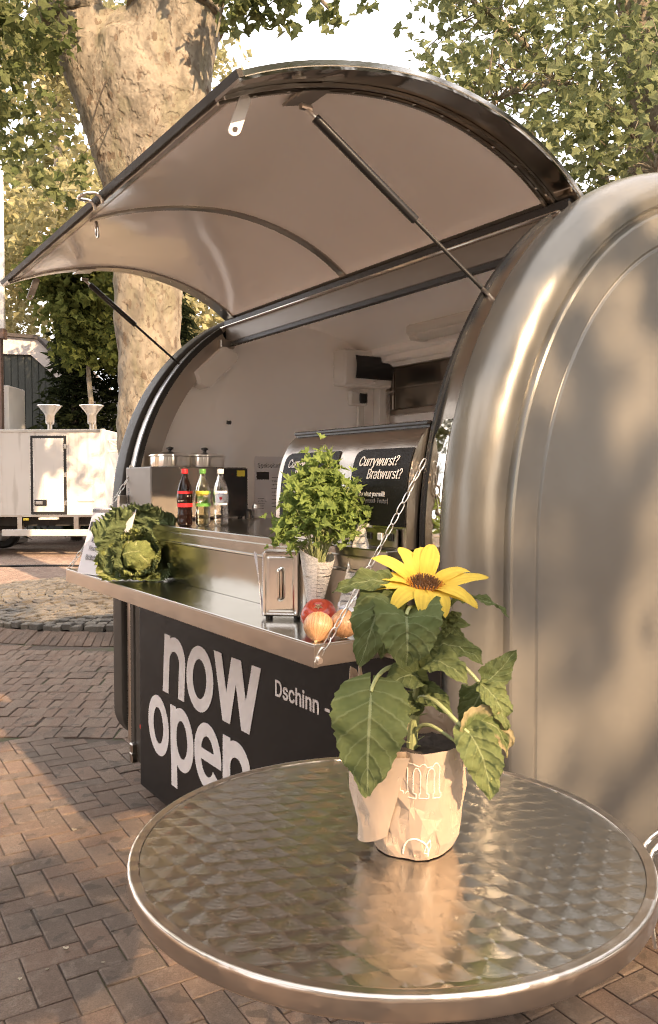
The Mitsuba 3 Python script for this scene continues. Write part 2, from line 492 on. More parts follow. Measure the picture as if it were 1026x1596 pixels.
# polished plate on the near post
plate = np.array([(UC + AA + 0.006, z) for z in np.linspace(1.30, Z0, 3)] + [(UC + (AA + 0.006) * math.cos(t), Z0 + (BB + 0.006) * math.sin(t)) for t in np.linspace(0, 0.30, 9)[1:]])
wd = np.array([1, 1, 1, 1, 1, 1, 1, 1, 0.97, 0.86, 0.5][:len(plate)])
P = np.stack([np.stack([plate[:, 0], np.full(len(plate), 2.40) - 0.070 * s * wd, plate[:, 1]], -1) for s in (1, 0.5, 0)])
add('mirror_plate', loc(slab(P, 0.004)), 'mirror_steel', TRL, smooth=40)
# lower front wall, floor, inner lining
add('front_wall', loc(bx(-0.36, -0.322, -0.03, 2.41, 0.24, 1.325)), 'dark_body', TRL, smooth=False)
add('front_lining', loc(bx(-0.375, -0.3605, -0.025, 2.37, 0.455, 1.33)), 'interior_white', TRL, smooth=False)  # added white board, unseen, bounces light into the interior
add('floor', loc(bx(-2.38, -0.36, -0.03, 2.41, 0.40, 0.45)), 'vinyl_white', TRL, smooth=False)
ci = arch(-0.075, 60)
from shapely.geometry import Polygon, box as sbox
inner = Polygon(ci)
def wall_lining(l, t):
    m = extr(inner.intersection(sbox(-2.3, 0.45, 0, 3)), t)
    # polygon plane (u, z) -> (u, l, z)
    v = m.vertices
    return trimesh.Trimesh(np.c_[v[:, 0], l + v[:, 2], v[:, 1]], m.faces[:, ::-1], process=False)
add('end_wall_lining', loc(wall_lining(-0.058, 0.028)), 'interior_white', TRL, smooth=False)
add('end_wall_lining', loc(wall_lining(2.375, 0.03)), 'interior_white', TRL, smooth=False)
ce = np.array([(UC + (AA - 0.07) * math.cos(t), Z0 + (BB - 0.07) * math.sin(t)) for t in np.linspace(th + 0.02, math.acos((-1.95 - UC) / (AA - 0.07)), 22)])
P = np.stack([np.stack([np.full(5, u), np.linspace(-0.03, 2.375, 5), np.full(5, z)], -1) for u, z in ce])
add('ceiling', loc(slab(P, -0.012)), 'interior_white', TRL, smooth=40)
add('ceiling_cove', loc(cat(bx(-2.03, -1.86, -0.03, 2.375, 2.30, 2.345, 0.01), bx(-1.875, -1.80, -0.03, 2.375, 2.335, 2.40, 0.012))), 'interior_white', TRL, smooth=False)
add('back_wall_lining', loc(bx(-2.07, -2.03, -0.03, 2.375, 0.45, 2.36)), 'interior_white', TRL, smooth=False)
# hinge fascia
fas = add('fascia', loc(bx(-0.885, -0.862, 0.03, 2.325, 2.335, 2.425, 0.004)), 'warmer_steel', TRL, smooth=False)
add('seal', loc(bx(-0.888, -0.858, 0.03, 2.325, 2.316, 2.334)), 'rubber', fas, smooth=False)
add('hinge_strip', loc(bx(-0.905, -0.868, 0.0, 2.36, 2.425, 2.462, 0.004)), 'rubber', fas, smooth=False)
add('drip_edge', loc(bx(-0.860, -0.842, 0.0, 2.34, 2.418, 2.426, 0.003)), 'chrome', fas, smooth=False)
add('corner_block', loc(bx(-0.885, -0.80, 0.045, 0.10, 2.30, 2.345, 0.005)), 'steel', fas, smooth=False)

# the raised hatch
HP = spline([(-0.885, 2.440), (-0.75, 2.530), (-0.5, 2.614), (-0.29, 2.632), (-0.07, 2.605), (0.12, 2.553), (0.272, 2.488)], 49)


def hp(s0, s1, off, l0, l1, n=40, nl=6):
    """part of the hatch arc between arc fractions s0 and s1, raised by off along its normal"""
    t = np.gradient(HP, axis=0)
    nn = np.c_[-t[:, 1], t[:, 0]] / np.linalg.norm(t, axis=1, keepdims=True)
    s = np.linspace(s0, s1, n) * (len(HP) - 1)
    q = np.array([np.interp(s, np.arange(len(HP)), (HP + nn * off)[:, k]) for k in (0, 1)]).T
    return np.stack([np.stack([q[:, 0], np.full(n, l), q[:, 1]], -1) for l in np.linspace(l0, l1, nl)])


HT = add('hatch', loc(slab(hp(0, 0.985, 0.018, 0.0, 2.385), 0.006)), 'champagne', TRL, smooth=40)
add('inner_panel', loc(slab(hp(0.03, 0.955, 0.009, 0.115, 2.262, 40, 12), 0.006)), 'white_liner', HT, smooth=50)
add('edge_flange', loc(slab(hp(0, 1, 0.011, 2.262, 2.384, 40, 3), 0.012)), 'flange_steel', HT, smooth=40)
add('edge_flange', loc(slab(hp(0, 1, 0.011, 0.001, 0.115, 40, 3), 0.012)), 'steel_dark', HT, smooth=40)
add('lip', loc(slab(hp(0.957, 0.987, 0.011, 0.116, 2.261, 4, 4), 0.014)), 'steel_dark', HT, smooth=40)
add('hinge_seal', loc(slab(hp(0.0, 0.032, 0.020, 0.03, 2.36, 4, 4), 0.035)), 'rubber', HT, smooth=40)
for l0, w, mt in ((2.372, 0.014, 'chrome'), (2.262, 0.010, 'steel_dark'), (2.30, 0.006, 'steel_dark'), (0.112, 0.012, 'steel_dark'), (-0.002, 0.014, 'steel')):
    add('bead', loc(slab(hp(0, 1, 0.0205 if w == 0.014 else 0.001, l0, l0 + w, 40, 2), 0.012 if w == 0.014 else 0.008)), mt, HT, smooth=40)
rib = [hp(0.03, 0.955, 0.002, 1.135, 1.175, 40, 2)]
add('middle_rib', loc(slab(rib[0], 0.016)), 'steel_dark', HT, smooth=40)
add('edge_trim', loc(slab(hp(0.988, 1.0, 0.0185, -0.002, 2.388, 4, 4), 0.019)), 'dark_body', HT, smooth=40)


RV = lathe([(0, 0.0022), (0.0032, 0.0016), (0.0046, 0.0)], 10)
for l_, n_ in ((2.283, 11), (0.095, 11)):
    for s_ in np.linspace(0.08, 0.92, n_):
        q_ = hp(s_ - 0.01, s_ + 0.01, -0.0012, l_, l_ + 0.001, 3, 2)
        tt = unit_(q_[0, 2] - q_[0, 0])
        nn_ = unit_(np.cross(tt, [0, 1, 0]))
        nn_ = nn_ if nn_[2] < 0 else -nn_
        add('rivet', loc(moved(RV, frame(q_[0, 1], tt, np.cross(nn_, tt), nn_))), 'chrome', HT, smooth=True)


def strut_bracket(l, s, w):
    q = hp(s - 0.035, s + 0.035, -0.004, l - w / 2, l + w / 2, 8, 3)
    return slab(q, 0.006)


def tab(u, l, z, du):
    """a steel tab with a hole that hangs from the flange"""
    from shapely.geometry import LineString, Point
    poly = LineString([(0, 0), (0, -0.075)]).buffer(0.016).difference(Point(0, -0.075).buffer(0.0075))
    m = extr(poly, 0.004)
    return moved(m, frame([u, l, z], [1, 0, 0], [du, 0, 1], [0, -1, 0]))


add('latch_tab', loc(tab(0.205, 2.272, 2.516, -0.35)), 'lit_tab_steel', HT, smooth=False)
add('latch_tab', loc(tab(0.13, 0.02, 2.540, -0.35)), 'steel_dark', HT, smooth=False)
HX = np.array([[0.28, 1.365, 2.484], [0.312, 1.365, 2.512], [0.332, 1.372, 2.508], [0.332, 1.435, 2.508], [0.312, 1.442, 2.512], [0.28, 1.442, 2.484]])
add('grab_handle', loc(tube(spline(HX, 26), 0.006, 8)), 'chrome', HT)
el = np.array([[0.205 + 0.004 * math.sin(t), 1.15 + 0.013 * math.cos(t), 2.487 + 0.026 * math.sin(t)] for t in np.arange(14) * 2 * math.pi / 14])
add('eye_ring', loc(tube(el, 0.0045, 6, closed=True)), 'chrome', HT)


def strut(top, bot, split, parent):
    top, bot = np.array(top), np.array(bot)
    d = bot - top
    p = lambda t: top + d * t
    k = add('gas_strut', loc(tube([p(0.05), p(0.052), p(split - 0.002), p(split)], [0.0112, 0.0125, 0.0125, 0.0112], 14)), 'plastic_black', parent)
    add('rod', loc(tube([p(split), p(0.93)], 0.0058, 10)), 'rubber', k)
    add('end_fitting', loc(cat(tube([p(-0.004), p(0.05)], 0.0065, 8), tube([p(0) - [0.02, 0, 0], p(0) + [0.012, 0, 0]], 0.009, 10))), 'chrome', k)
    add('end_fitting', loc(tube([p(0.93), p(1.0)], 0.0065, 8)), 'steel', k)
    return k


strut((0.010, 2.235, 2.562), (-0.565, 2.345, 2.115), 0.56, TRL)
strut((-0.085, 0.06, 2.570), (-0.675, -0.015, 2.163), 0.46, TRL)
add('strut_bracket', loc(strut_bracket(2.24, 0.77, 0.10)), 'steel_dark', HT, smooth=False)
add('strut_bracket', loc(strut_bracket(0.07, 0.69, 0.10)), 'steel_dark', HT, smooth=False)

# serving counter inside and the fold-down shelf outside
ctr = add('counter', loc(cat(bx(-0.95, -0.212, 0.02, 2.30, 1.375, 1.40, 0.003), bx(-0.226, -0.212, 0.02, 2.30, 1.335, 1.376, 0.003))), 'steel_shelf', TRL, smooth=False)
add('riser', loc(bx(-0.32, -0.232, 0.02, 2.30, 1.10, 1.372, 0.002)), 'steel_shelf', ctr, smooth=False)
add('lip', loc(tube([P_ for P_ in ([-0.214, 0.02, 1.333], [-0.214, 2.30, 1.333])], 0.006, 8)), 'steel_shelf', ctr)
shf = add('serving_shelf', loc(cat(bx(-0.230, 0.0, 0.0, 2.264, 1.153, 1.161, 0.002))), 'steel_shelf', TRL, smooth=False, label='fold-down stainless steel serving shelf hung on two chains')
add('front_lip', loc(cat(bx(-0.003, 0.0, 0.0, 2.264, 1.100, 1.155, 0.0008), bx(-0.012, 0.0, 0.0, 2.264, 1.0985, 1.1005))), 'steel', shf, smooth=False)
add('end_lip', loc(bx(-0.232, -0.0032, 2.261, 2.2642, 1.100, 1.1545, 0.0008)), 'steel', shf, smooth=False)
add('end_lip', loc(bx(-0.232, -0.0032, -0.0002, 0.003, 1.100, 1.1545, 0.0008)), 'steel', shf, smooth=False)


def link(w=0.0095, h=0.0185, r=0.0021):
    t = np.linspace(0, 2 * np.pi, 20, endpoint=False)
    x = np.sign(np.cos(t)) * np.abs(np.cos(t)) ** 0.8 * (w - r)
    z = np.sign(np.sin(t)) * np.abs(np.sin(t)) ** 0.8 * h
    return tube(np.c_[x, 0 * t, z], r, 7, closed=True)


LINK = mikit.ply(link(), 'chrome', smooth=True)


def chain(pts, n, sag, end=None):
    a, b = P3(*pts[0]), P3(*pts[1])
    holder = numbered(TRL + '__chain')
    labels[holder] = {'label': 'steel link chain that holds up the near end of the shelf' if n > 14 and COUNT.get(TRL + '__chain', 0) == 0 else 'steel link chain that holds up the far end of the shelf'}
    for k in range(n):
        t0, t1 = k / n, (k + 1) / n
        f = lambda t: a + (b - a) * t - ZZ * sag * 4 * t * (1 - t)
        c, d = (f(t0) + f(t1)) / 2, f(t1) - f(t0)
        d /= np.linalg.norm(d)
        x = np.cross(d, [0.2, 0.9, 0.1])
        x /= np.linalg.norm(x)
        ang = math.pi / 4 + (math.pi / 2 if k % 2 else 0) + 0.25 * math.sin(k * 2.1)
        y = np.cross(d, x)
        ex = x * math.cos(ang) + y * math.sin(ang)
        scene[numbered(holder + '__link')] = {**LINK, 'to_world': T(frame(c, ex, np.cross(d, ex), d).tolist())}
    return holder


c1 = chain([(-0.012, 2.262, 1.122), (-0.318, 2.335, 1.652)], 19, 0.012)
add('bolt', loc(cat(tube([(-0.012, 2.260, 1.118), (-0.012, 2.276, 1.118)], 0.008, 10), tube([(-0.012, 2.2635, 1.118), (-0.012, 2.267, 1.118)], 0.012, 6))), 'chrome', c1)
c2 = chain([(-0.012, 0.02, 1.165), (-0.335, 0.055, 1.660)], 18, 0.008)
add('bolt', loc(tube([(-0.325, 0.04, 1.662), (-0.31, 0.07, 1.662)], 0.010, 10)), 'chrome', c2)
add('clamp', loc(cat(bx(-0.30, -0.262, -0.005, 0.03, 1.33, 1.52, 0.004))), 'steel', TRL, smooth=False)
add('latch_knob', loc(tube([(-0.30, 0.06, 1.455), (-0.27, 0.075, 1.455)], 0.022, 16)), 'plastic_white', TRL)
add('latch_strip', loc(bx(-0.33, -0.30, 0.045, 0.08, 1.36, 1.56, 0.004)), 'plastic_black', TRL, smooth=False)

# the black banner below the shelf
bl = [(-0.345 + 0.06 * math.sin(t), 0.185 + 0.06 * (1 - math.cos(t))) for t in np.linspace(0, math.pi / 2, 10)] + [(-0.285 + 0.0008 * math.sin(k * 0.9), l) for k, l in enumerate(np.linspace(0.40, 2.44, 14))]
bl = np.array(bl)
zb = np.linspace(0.10, 1.125, 9)
P = np.stack([np.stack([bl[:, 0], bl[:, 1], np.full(len(bl), z)], -1) for z in zb])
ban = add('banner', loc(slab(P, -0.003)), 'banner_black', TRL, smooth=40, label='black banner with white lettering below the shelf')


def on_front(m, l, z, u=-0.2840):
    M = frame(P3(u, l, z), D, ZZ, N)
    return moved(m, M)


# NOW OPEN: capitals of 1/0.73 x the x-height
xh = 0.268
def glyph(ch, w, h, sw, italic=0.0):
    """a bold grotesque small letter of x-height h in a box of width w, as a shapely outline"""
    from shapely.geometry import LineString, Point
    from shapely import affinity, union_all
    k, line = sw / 2, lambda pts: LineString(pts).buffer(sw / 2, cap_style=2, join_style=2)
    ell = lambda rx, ry, cx=None: affinity.translate(affinity.scale(Point(0, 0).buffer(1, 48), rx, ry), w / 2 if cx is None else cx, h / 2)
    ring = ell(w / 2, h / 2 + 0.006).difference(ell(w / 2 - sw, h / 2 + 0.006 - sw * 0.86))
    if ch == 'o':
        g = ring
    elif ch == 'n':
        r = (w - sw) / 2
        arc = [(k + r - r * math.cos(t), h - k - r * 0.95 + r * 0.95 * math.sin(t)) for t in np.linspace(0.0, math.pi, 24)]
        g = union_all([line([(k, 0), (k, h)]), line(arc + [(w - k, 0)])])
        g = g.intersection(sbox(-1, -1, 2, h + 0.006))
    elif ch == 'w':
        x = np.array([0.10, 0.31, 0.5, 0.69, 0.90]) * w
        g = line([(x[0] - 0.02 * w, h + 0.05), (x[1], 0.02 * h), (x[2], h + 0.02), (x[3], 0.02 * h), (x[4] + 0.02 * w, h + 0.05)]).intersection(sbox(-1, 0, 2, h))
    elif ch == 'p':
        g = union_all([line([(k, -0.37 * h), (k, h)]), ring])
    elif ch == 'e':
        cut = [(w / 2 + 0.02 * w, h * 0.42), (w * 1.2, h * 0.42), (w * 1.2, h * 0.27), (w * 0.86, h * 0.24)]
        from shapely.geometry import Polygon as Pg
        g = union_all([ring.difference(Pg(cut)), sbox(sw * 0.5, h * 0.42, w - sw * 0.45, h * 0.42 + sw * 0.72)])
    return affinity.affine_transform(g, [1, italic, 0, 1, 0, 0])


for ch, l, z, w_, it in (('n', 0.530, 0.628, 0.232, 0.10), ('o', 0.790, 0.628, 0.256, 0.06), ('w', 1.046, 0.640, 0.410, 0.03), ('o', 0.356, 0.318, 0.240, -0.05), ('p', 0.622, 0.318, 0.240, -0.03), ('e', 0.874, 0.318, 0.250, 0.0), ('n', 1.142, 0.318, 0.228, 0.02)):
    add('letter', on_front(extr(glyph(ch, w_ * 1.03, xh, 0.065, it), 0.0012), l, z), 'vinyl_white', ban, smooth=False)
for q in on_front(text('Dschinn - S', 0.056, 0.0012, True), 1.558, 0.832).split(only_watertight=False):
    add('letter', q, 'vinyl_white', ban, smooth=False)
add('marker_light', loc(lathe([(0, 0.012), (0.012, 0.010), (0.018, 0.004), (0.019, 0)], 20)).copy() if False else loc(moved(lathe([(0, 0.014), (0.012, 0.012), (0.018, 0.005), (0.019, 0)], 20), frame([-0.298, 0.235, 0.385], [0, 1, 0], [0, 0, 1], [1, 0, 0]))), 'red_lens', TRL, label='small round red marker light at the banner corner')
add('side_frame', loc(cat(bx(-0.335, -0.315, 0.02, 0.075, 0.20, 1.10, 0.006), bx(-0.345, -0.318, 0.085, 0.18, 0.16, 1.10, 0.012))), 'dark_body', TRL, smooth=30)
add('hinge_bracket', loc(cat(bx(-0.33, -0.29, 0.06, 0.10, 0.16, 0.26, 0.006), bx(-0.31, -0.285, 0.07, 0.11, 0.20, 0.215, 0.003))), 'steel_dark', TRL, smooth=False)


def wheel(l, u):
    k = add('wheel', loc(moved(lathe([(0.19, 0.07), (0.27, 0.085), (0.31, 0.06), (0.315, 0), (0.31, -0.06), (0.27, -0.085), (0.19, -0.07)], 40), frame([u, l, 0.318], [0, 1, 0], [0, 0, 1], [1, 0, 0]))), 'rubber', TRL)
    add('hub', loc(moved(lathe([(0, 0.05), (0.08, 0.05), (0.10, 0.02), (0.18, 0.03), (0.195, 0.065)], 32), frame([u, l, 0.318], [0, 1, 0], [0, 0, 1], [1, 0, 0]))), 'steel', k)


wheel(1.25, -0.56)
wheel(1.25, -2.15)
add('chassis', loc(cat(bx(-0.75, -0.67, 0.0, 2.4, 0.25, 0.40), bx(-2.0, -1.92, 0.0, 2.4, 0.25, 0.40), bx(-2.1, -0.6, 1.21, 1.29, 0.28, 0.36))), 'cavity_dark', TRL, smooth=False)
# lamp, switch box, speaker, cupboard on the inside
lam = add('ceiling_lamp', loc(bx(-1.78, -1.66, 0.58, 1.85, 2.375, 2.43, 0.012)), 'plastic_white', TRL, smooth=False)
dif = np.stack([np.stack([-1.72 + 0.05 * np.cos(a), np.full(9, l), 2.378 - 0.035 * np.sin(a)], -1) for l in np.linspace(0.66, 1.80, 229) for a in (np.linspace(0, math.pi, 9),)])
dif[1::2, :, 2] += 0.003
add('ribbed_diffuser', loc(grid(dif)), 'plastic_white', lam, smooth=False)
add('end_cap', loc(bx(-1.775, -1.665, 0.60, 0.66, 2.345, 2.38, 0.012)), 'plastic_white', lam, smooth=False)
fb = add('fuse_box', loc(bx(-1.954, -1.60, -0.03, 0.10, 2.155, 2.368, 0.012)), 'plastic_white', TRL, smooth=30)
win = slab(np.stack([np.stack([np.linspace(-1.945, -1.675, 7), np.full(7, 0.1035 + 0.014 * math.sin(math.pi * k / 6)), np.full(7, z)], -1) for k, z in enumerate(np.linspace(2.20, 2.332, 7))]), -0.004)
add('smoked_window', loc(win), 'plastic_black', fb, smooth=40)
add('catch', loc(bx(-1.84, -1.80, 0.10, 0.108, 2.172, 2.190, 0.003)), 'plastic_white', fb, smooth=False)
sw = add('switch', loc(bx(-1.835, -1.705, -0.03, 0.012, 2.048, 2.135, 0.008)), 'plastic_white', TRL, smooth=False)
add('rocker', loc(bx(-1.825, -1.765, 0.012, 0.024, 2.062, 2.122, 0.008)), 'plastic_black', sw, smooth=False)
add('conduit', loc(bx(-1.82, -1.775, -0.03, -0.005, 1.40, 2.05, 0.004)), 'plastic_white', TRL, smooth=False)
add('conduit', loc(bx(-1.955, -1.90, -0.03, 0.04, 1.40, 2.16, 0.004)), 'plastic_white', TRL, smooth=False)
spk = trimesh.convex.convex_hull(np.array([[u, l, z] for l in (-0.03, 0.10) for u, z in ((-0.735, 2.085), (-0.895, 2.235), (-0.90, 2.275), (-0.82, 2.31), (-0.665, 2.165), (-0.69, 2.10))]))
add('corner_speaker', loc(spk), 'plastic_white', TRL, smooth=False)
cb = add('wall_cupboard', loc(cat(bx(-2.03, -1.995, 0.02, 1.25, 1.995, 2.030, 0.003), bx(-2.03, -1.995, 0.02, 1.25, 2.285, 2.31, 0.003), bx(-2.03, -1.995, 0.02, 0.05, 2.031, 2.284, 0.003), bx(-2.032, -2.026, 0.05, 1.25, 2.03, 2.285))), 'steel', TRL, smooth=False)
add('shelf_board', loc(bx(-2.026, -1.995, 0.05, 1.25, 2.155, 2.165)), 'steel', cb, smooth=False)
add('sliding_door', loc(bx(-2.02, -2.008, 0.055, 0.62, 2.035, 2.28)), 'steel_dark', cb, smooth=False)
dr_ = moved(bx(0, 0.62, 0, 0.02, 2.03, 2.30, 0.003), frame([-1.99, 0.03, 0], [0.42, 0.907, 0], [-0.907, 0.42, 0], [0, 0, 1]))
add('cupboard_latch', loc(cat(tube([(-1.985, 0.06, 2.13), (-1.95, 0.06, 2.13)], 0.012, 10), tube([(-1.95, 0.04, 2.13), (-1.95, 0.12, 2.135)], 0.006, 8))), 'chrome', cb)

# ------------------------------------------------------------------ leaf and petal sheets
def unit(v):
    v = np.asarray(v, float)
    return v / (np.linalg.norm(v, axis=-1, keepdims=True) + 1e-12)


def leaf(spine, face, half, n=22, m=13, fold=0.25, lobe=0.0, wave=0.0, waves=5, serr=0.0, nserr=17, bump=0.0, seed=0, tipn=1.0, curl=0.0):
    """a leaf blade: spine points base to tip, face = where its upper side looks, half(s) = half width; returns (mesh, uv)"""
    c = spline(spine, n)
    t = unit(np.gradient(c, axis=0))
    f = np.asarray(face, float)
    f = np.broadcast_to(f, (n, 3)) if f.ndim == 1 else spline(f, n)
    f = unit(f - t * (f * t).sum(1, keepdims=True))
    side = np.cross(t, f)
    s = np.linspace(0, 1, n)
    L = np.linalg.norm(np.diff(c, axis=0), axis=1).sum()
    v = np.linspace(-1, 1, m)
    w = half(s)
    if serr:
        w = w * (1 + serr * (2 * np.abs((s * nserr) % 1 - 0.5) - 0.5))
    S, V = np.meshgrid(s, v, indexing='ij')
    Wd = w[:, None] * V
    up = fold * np.abs(Wd) + wave * L * np.sin(S * waves * math.pi + V * 1.3 + seed) * np.abs(V) ** 1.6 - curl * w[:, None] * V * V
    back = -lobe * L * np.abs(V) ** 1.5 * np.exp(-(S / 0.28) ** 2)
    Pp = c[:, None] + side[:, None] * Wd[..., None] + f[:, None] * up[..., None] + t[:, None] * back[..., None]
    if bump:
        q = (meshkit.fbm(Pp * (1.6 / (0.1 * L + 0.004)) + seed * 3.7, 2, seed) - 0.5) * bump
        Pp = Pp + f[:, None] * q[..., None]
    return grid(Pp), np.c_[S.ravel(), V.ravel()]


def heart(W, a=0.75, b=1.0):
    return lambda s: W * (np.sin(np.pi * np.clip(s, 0, 1) ** a * 0.98 + 0.02) ** b) * 1.0 + 1e-4


def vein_color(base, dark, vein, k=6.5):
    def f(p, n, uv):
        s, v = uv.x, uv.y
        av = dr.abs(v)
        ph = s * k - av * 1.9
        fr = dr.abs(ph - dr.floor(ph) - 0.5)
        lat = 1 - smoothstep(0.02, 0.10, fr)
        mid = 1 - smoothstep(0.015, 0.06, av)
        c = mix(dark, base, fbm(p.x * 60, p.y * 60, p.z * 60, 3))
        return mix(c, vein, dr.maximum(mid * 0.85, lat * 0.28))
    return f


def vein_bump(k=6.5):
    def f(p, n, uv):
        ph = uv.x * k - dr.abs(uv.y) * 1.9
        fr = dr.abs(ph - dr.floor(ph) - 0.5)
        return smoothstep(0.0, 0.3, fr) + 0.9 * fbm(p.x * 190, p.y * 190, p.z * 190, 2)
    return f


bsdf('sun_leaf', {'type': 'principledthin', 'base_color': proc(vein_color((0.150, 0.172, 0.075), (0.082, 0.108, 0.040), (0.26, 0.29, 0.16))), 'roughness': 0.42, 'diff_trans': 0.55, 'eta': 1.4}, vein_bump(), 0.0016, 1e-3, two=False)
bsdf('sun_leaf_pale', {'type': 'principledthin', 'base_color': proc(vein_color((0.20, 0.23, 0.095), (0.13, 0.155, 0.06), (0.30, 0.33, 0.17))), 'roughness': 0.5, 'diff_trans': 0.6, 'eta': 1.4}, vein_bump(), 0.0016, 1e-3, two=False)


def wilt_color(p, n, uv):
    e = smoothstep(0.55, 0.95, dr.abs(uv.y) + 0.5 * uv.x + 0.5 * (fbm(p.x * 120, p.y * 120, p.z * 120, 3) - 0.5))
    return mix(vein_color((0.16, 0.19, 0.075), (0.10, 0.125, 0.045), (0.28, 0.30, 0.16))(p, n, uv), (0.33, 0.27, 0.15), e)


bsdf('wilted_leaf', {'type': 'principledthin', 'base_color': proc(wilt_color), 'roughness': 0.5, 'diff_trans': 0.6, 'eta': 1.4}, vein_bump(), 0.0016, 1e-3, two=False)
bsdf('stem_green', pr(lambda p, n, uv: mix((0.22, 0.25, 0.10), (0.33, 0.35, 0.17), fine(p, 50.0)), 0.5))
bsdf('petal', {'type': 'principledthin', 'base_color': proc(lambda p, n, uv: mix((0.60, 0.38, 0.05), (0.70, 0.52, 0.095), smoothstep(0.0, 0.5, uv.x)) * (0.86 + 0.2 * noise(uv.y * 9, uv.x * 1.5, 3.0))), 'roughness': 0.55, 'diff_trans': 0.7, 'eta': 1.35},
     lambda p, n, uv: noise(uv.y * 7, uv.x * 1.2, 1.0), 0.0010, 1e-3, two=False)
bsdf('floret_brown', pr((0.10, 0.045, 0.015), 0.7))
bsdf('floret_orange', pr((0.42, 0.17, 0.02), 0.7))
bsdf('soil', pr(lambda p, n, uv: mix((0.015, 0.011, 0.008), (0.05, 0.036, 0.026), fine(p, 160.0)), 0.95), lambda p, n, uv: fine(p, 120.0), 0.004)
bsdf('kraft_paper', pr(lambda p, n, uv: mix((0.355, 0.255, 0.178), (0.43, 0.325, 0.235), fbm(p.x * 30, p.y * 30, p.z * 9, 4)), 0.48, 0.0, specular=0.45), lambda p, n, uv: fbm(p.x * 70, p.y * 70, p.z * 50, 3), 0.0022)
bsdf('print_cream', pr((0.78, 0.68, 0.56), 0.5))

# ------------------------------------------------------------------ the bistro table
TX, TY, TH = 0.0803, 1.121, 1.10


def swirl_height(p, n, uv):
    # engine-turned discs, each over the one before, ground in fine circles
    sx, sy, rad = 0.038, 0.0300, 0.0300
    a, b = p.x * 0.985 + p.y * 0.17, -p.x * 0.17 + p.y * 0.985
    h = mi.Float(0)
    rr = mi.Float(9)
    base = dr.floor(b / sy)
    for dj in (-1, 0, 1):
        row = base + dj
        off = 0.5 * (row - 2 * dr.floor(row / 2))
        fi = dr.floor(a / sx - off)
        for di in (0, 1):
            cx, cy = (fi + di + off) * sx, (row + 0.5) * sy
            r = dr.sqrt(dr.square(a - cx) + dr.square(b - cy))
            inside = r < rad
            h = dr.select(inside, dr.sin(r * 12000.0 + 6.0 * cell_rand(fi + di, row)) + 1.45 * dr.sin(r * 8270.0) + 3200.0 * r, h)
    return h


bsdf('engine_turned_steel', pr((0.61, 0.59, 0.55), lambda p, n, uv: 0.05 + 0.07 * fine(p, 25.0), 1.0), swirl_height, 1.05e-5, 3.0e-5)
bsdf('rim_steel', pr((0.62, 0.55, 0.48), lambda p, n, uv: 0.16 + 0.14 * fbm(p.x * 30, p.y * 30, p.z * 30, 2), 1.0), lambda p, n, uv: 1 - dr.sqrt(voronoi((dr.atan2(p.y - 1.121, p.x - 0.0803)) * 11.0, p.z * 30.0)[0] + 0.01), 0.0016)
tab_ = thing('bistro_table', 'round standing table with a swirl-polished steel top, carrying the sunflower pot', 'table')
tc = (TX, TY, 0)
top = lathe([(0.0, TH - 0.0035), (0.12, TH - 0.0035), (0.24, TH - 0.0035), (0.334, TH - 0.0035), (0.334, TH - 0.012), (0.0, TH - 0.012)], 96, tc)
top.invert()
add('tabletop', top, 'engine_turned_steel', tab_, smooth=30)
rm = lathe([(0.3342, TH - 0.006), (0.3346, TH - 0.0022), (0.3372, TH - 0.0018), (0.3395, TH - 0.0024), (0.3440, TH - 0.0018), (0.3475, TH - 0.0022), (0.3492, TH - 0.0040), (0.3500, TH - 0.008), (0.3500, TH - 0.025), (0.3485, TH - 0.0285), (0.344, TH - 0.029), (0.335, TH - 0.027)], 160, tc)
rm.invert()
add('rim', rm, 'rim_steel', tab_, smooth=50)
un = lathe([(0.0, TH - 0.02), (0.336, TH - 0.02), (0.336, TH - 0.024), (0.0, TH - 0.024)], 64, tc)
un.invert()
add('underside', un, 'plastic_black', tab_, smooth=30)
pol = lathe([(0.0, 1.076), (0.075, 1.076), (0.075, 1.068), (0.036, 1.055), (0.0315, 1.03), (0.0315, 0.055), (0.05, 0.04), (0.05, 0.0)], 40, tc)
pol.invert()
add('pedestal', pol, 'chrome', tab_, smooth=30)
ft = lathe([(0.0, 0.034), (0.06, 0.034), (0.17, 0.022), (0.235, 0.012), (0.24, 0.002), (0.24, 0.0)], 56, tc)
ft.invert()
add('base_plate', ft, 'steel', tab_, smooth=40)
add('tilt_lever', cat(tube(spline([(TX + 0.05, TY - 0.06, 1.070), (TX + 0.05, TY - 0.16, 1.045), (TX + 0.055, TY - 0.185, 1.05), (TX + 0.085, TY - 0.185, 1.05), (TX + 0.09, TY - 0.16, 1.045), (TX + 0.09, TY - 0.06, 1.07)], 30), 0.004, 8)), 'chrome', tab_)

# ------------------------------------------------------------------ the sunflower in its paper-wrapped pot
PB = np.array([0.115, 1.11, TH - 0.003])
cm = lambda *pts: PB + np.array(pts, float) * 0.01
sf = thing('potted_sunflower', 'yellow sunflower in a pot wrapped with brown kraft paper', 'potted plant')


def paper_radius(a, z):
    poly = 1 + 0.035 * np.cos(5 * a + 0.4) + 0.02 * np.cos(9 * a + 1.0)
    return (0.0565 + 0.0165 * np.clip(z / 0.15, 0, 1.3)) * poly


def rim_height(a):
    g = lambda c, w: np.exp(-((np.angle(np.exp(1j * (a - c)))) / w) ** 2)
    return 0.148 + 0.030 * g(1.35, 0.8) + 0.098 * g(2.72, 0.30) - 0.012 * g(0.1, 0.6) + 0.012 * g(3.5, 0.3)


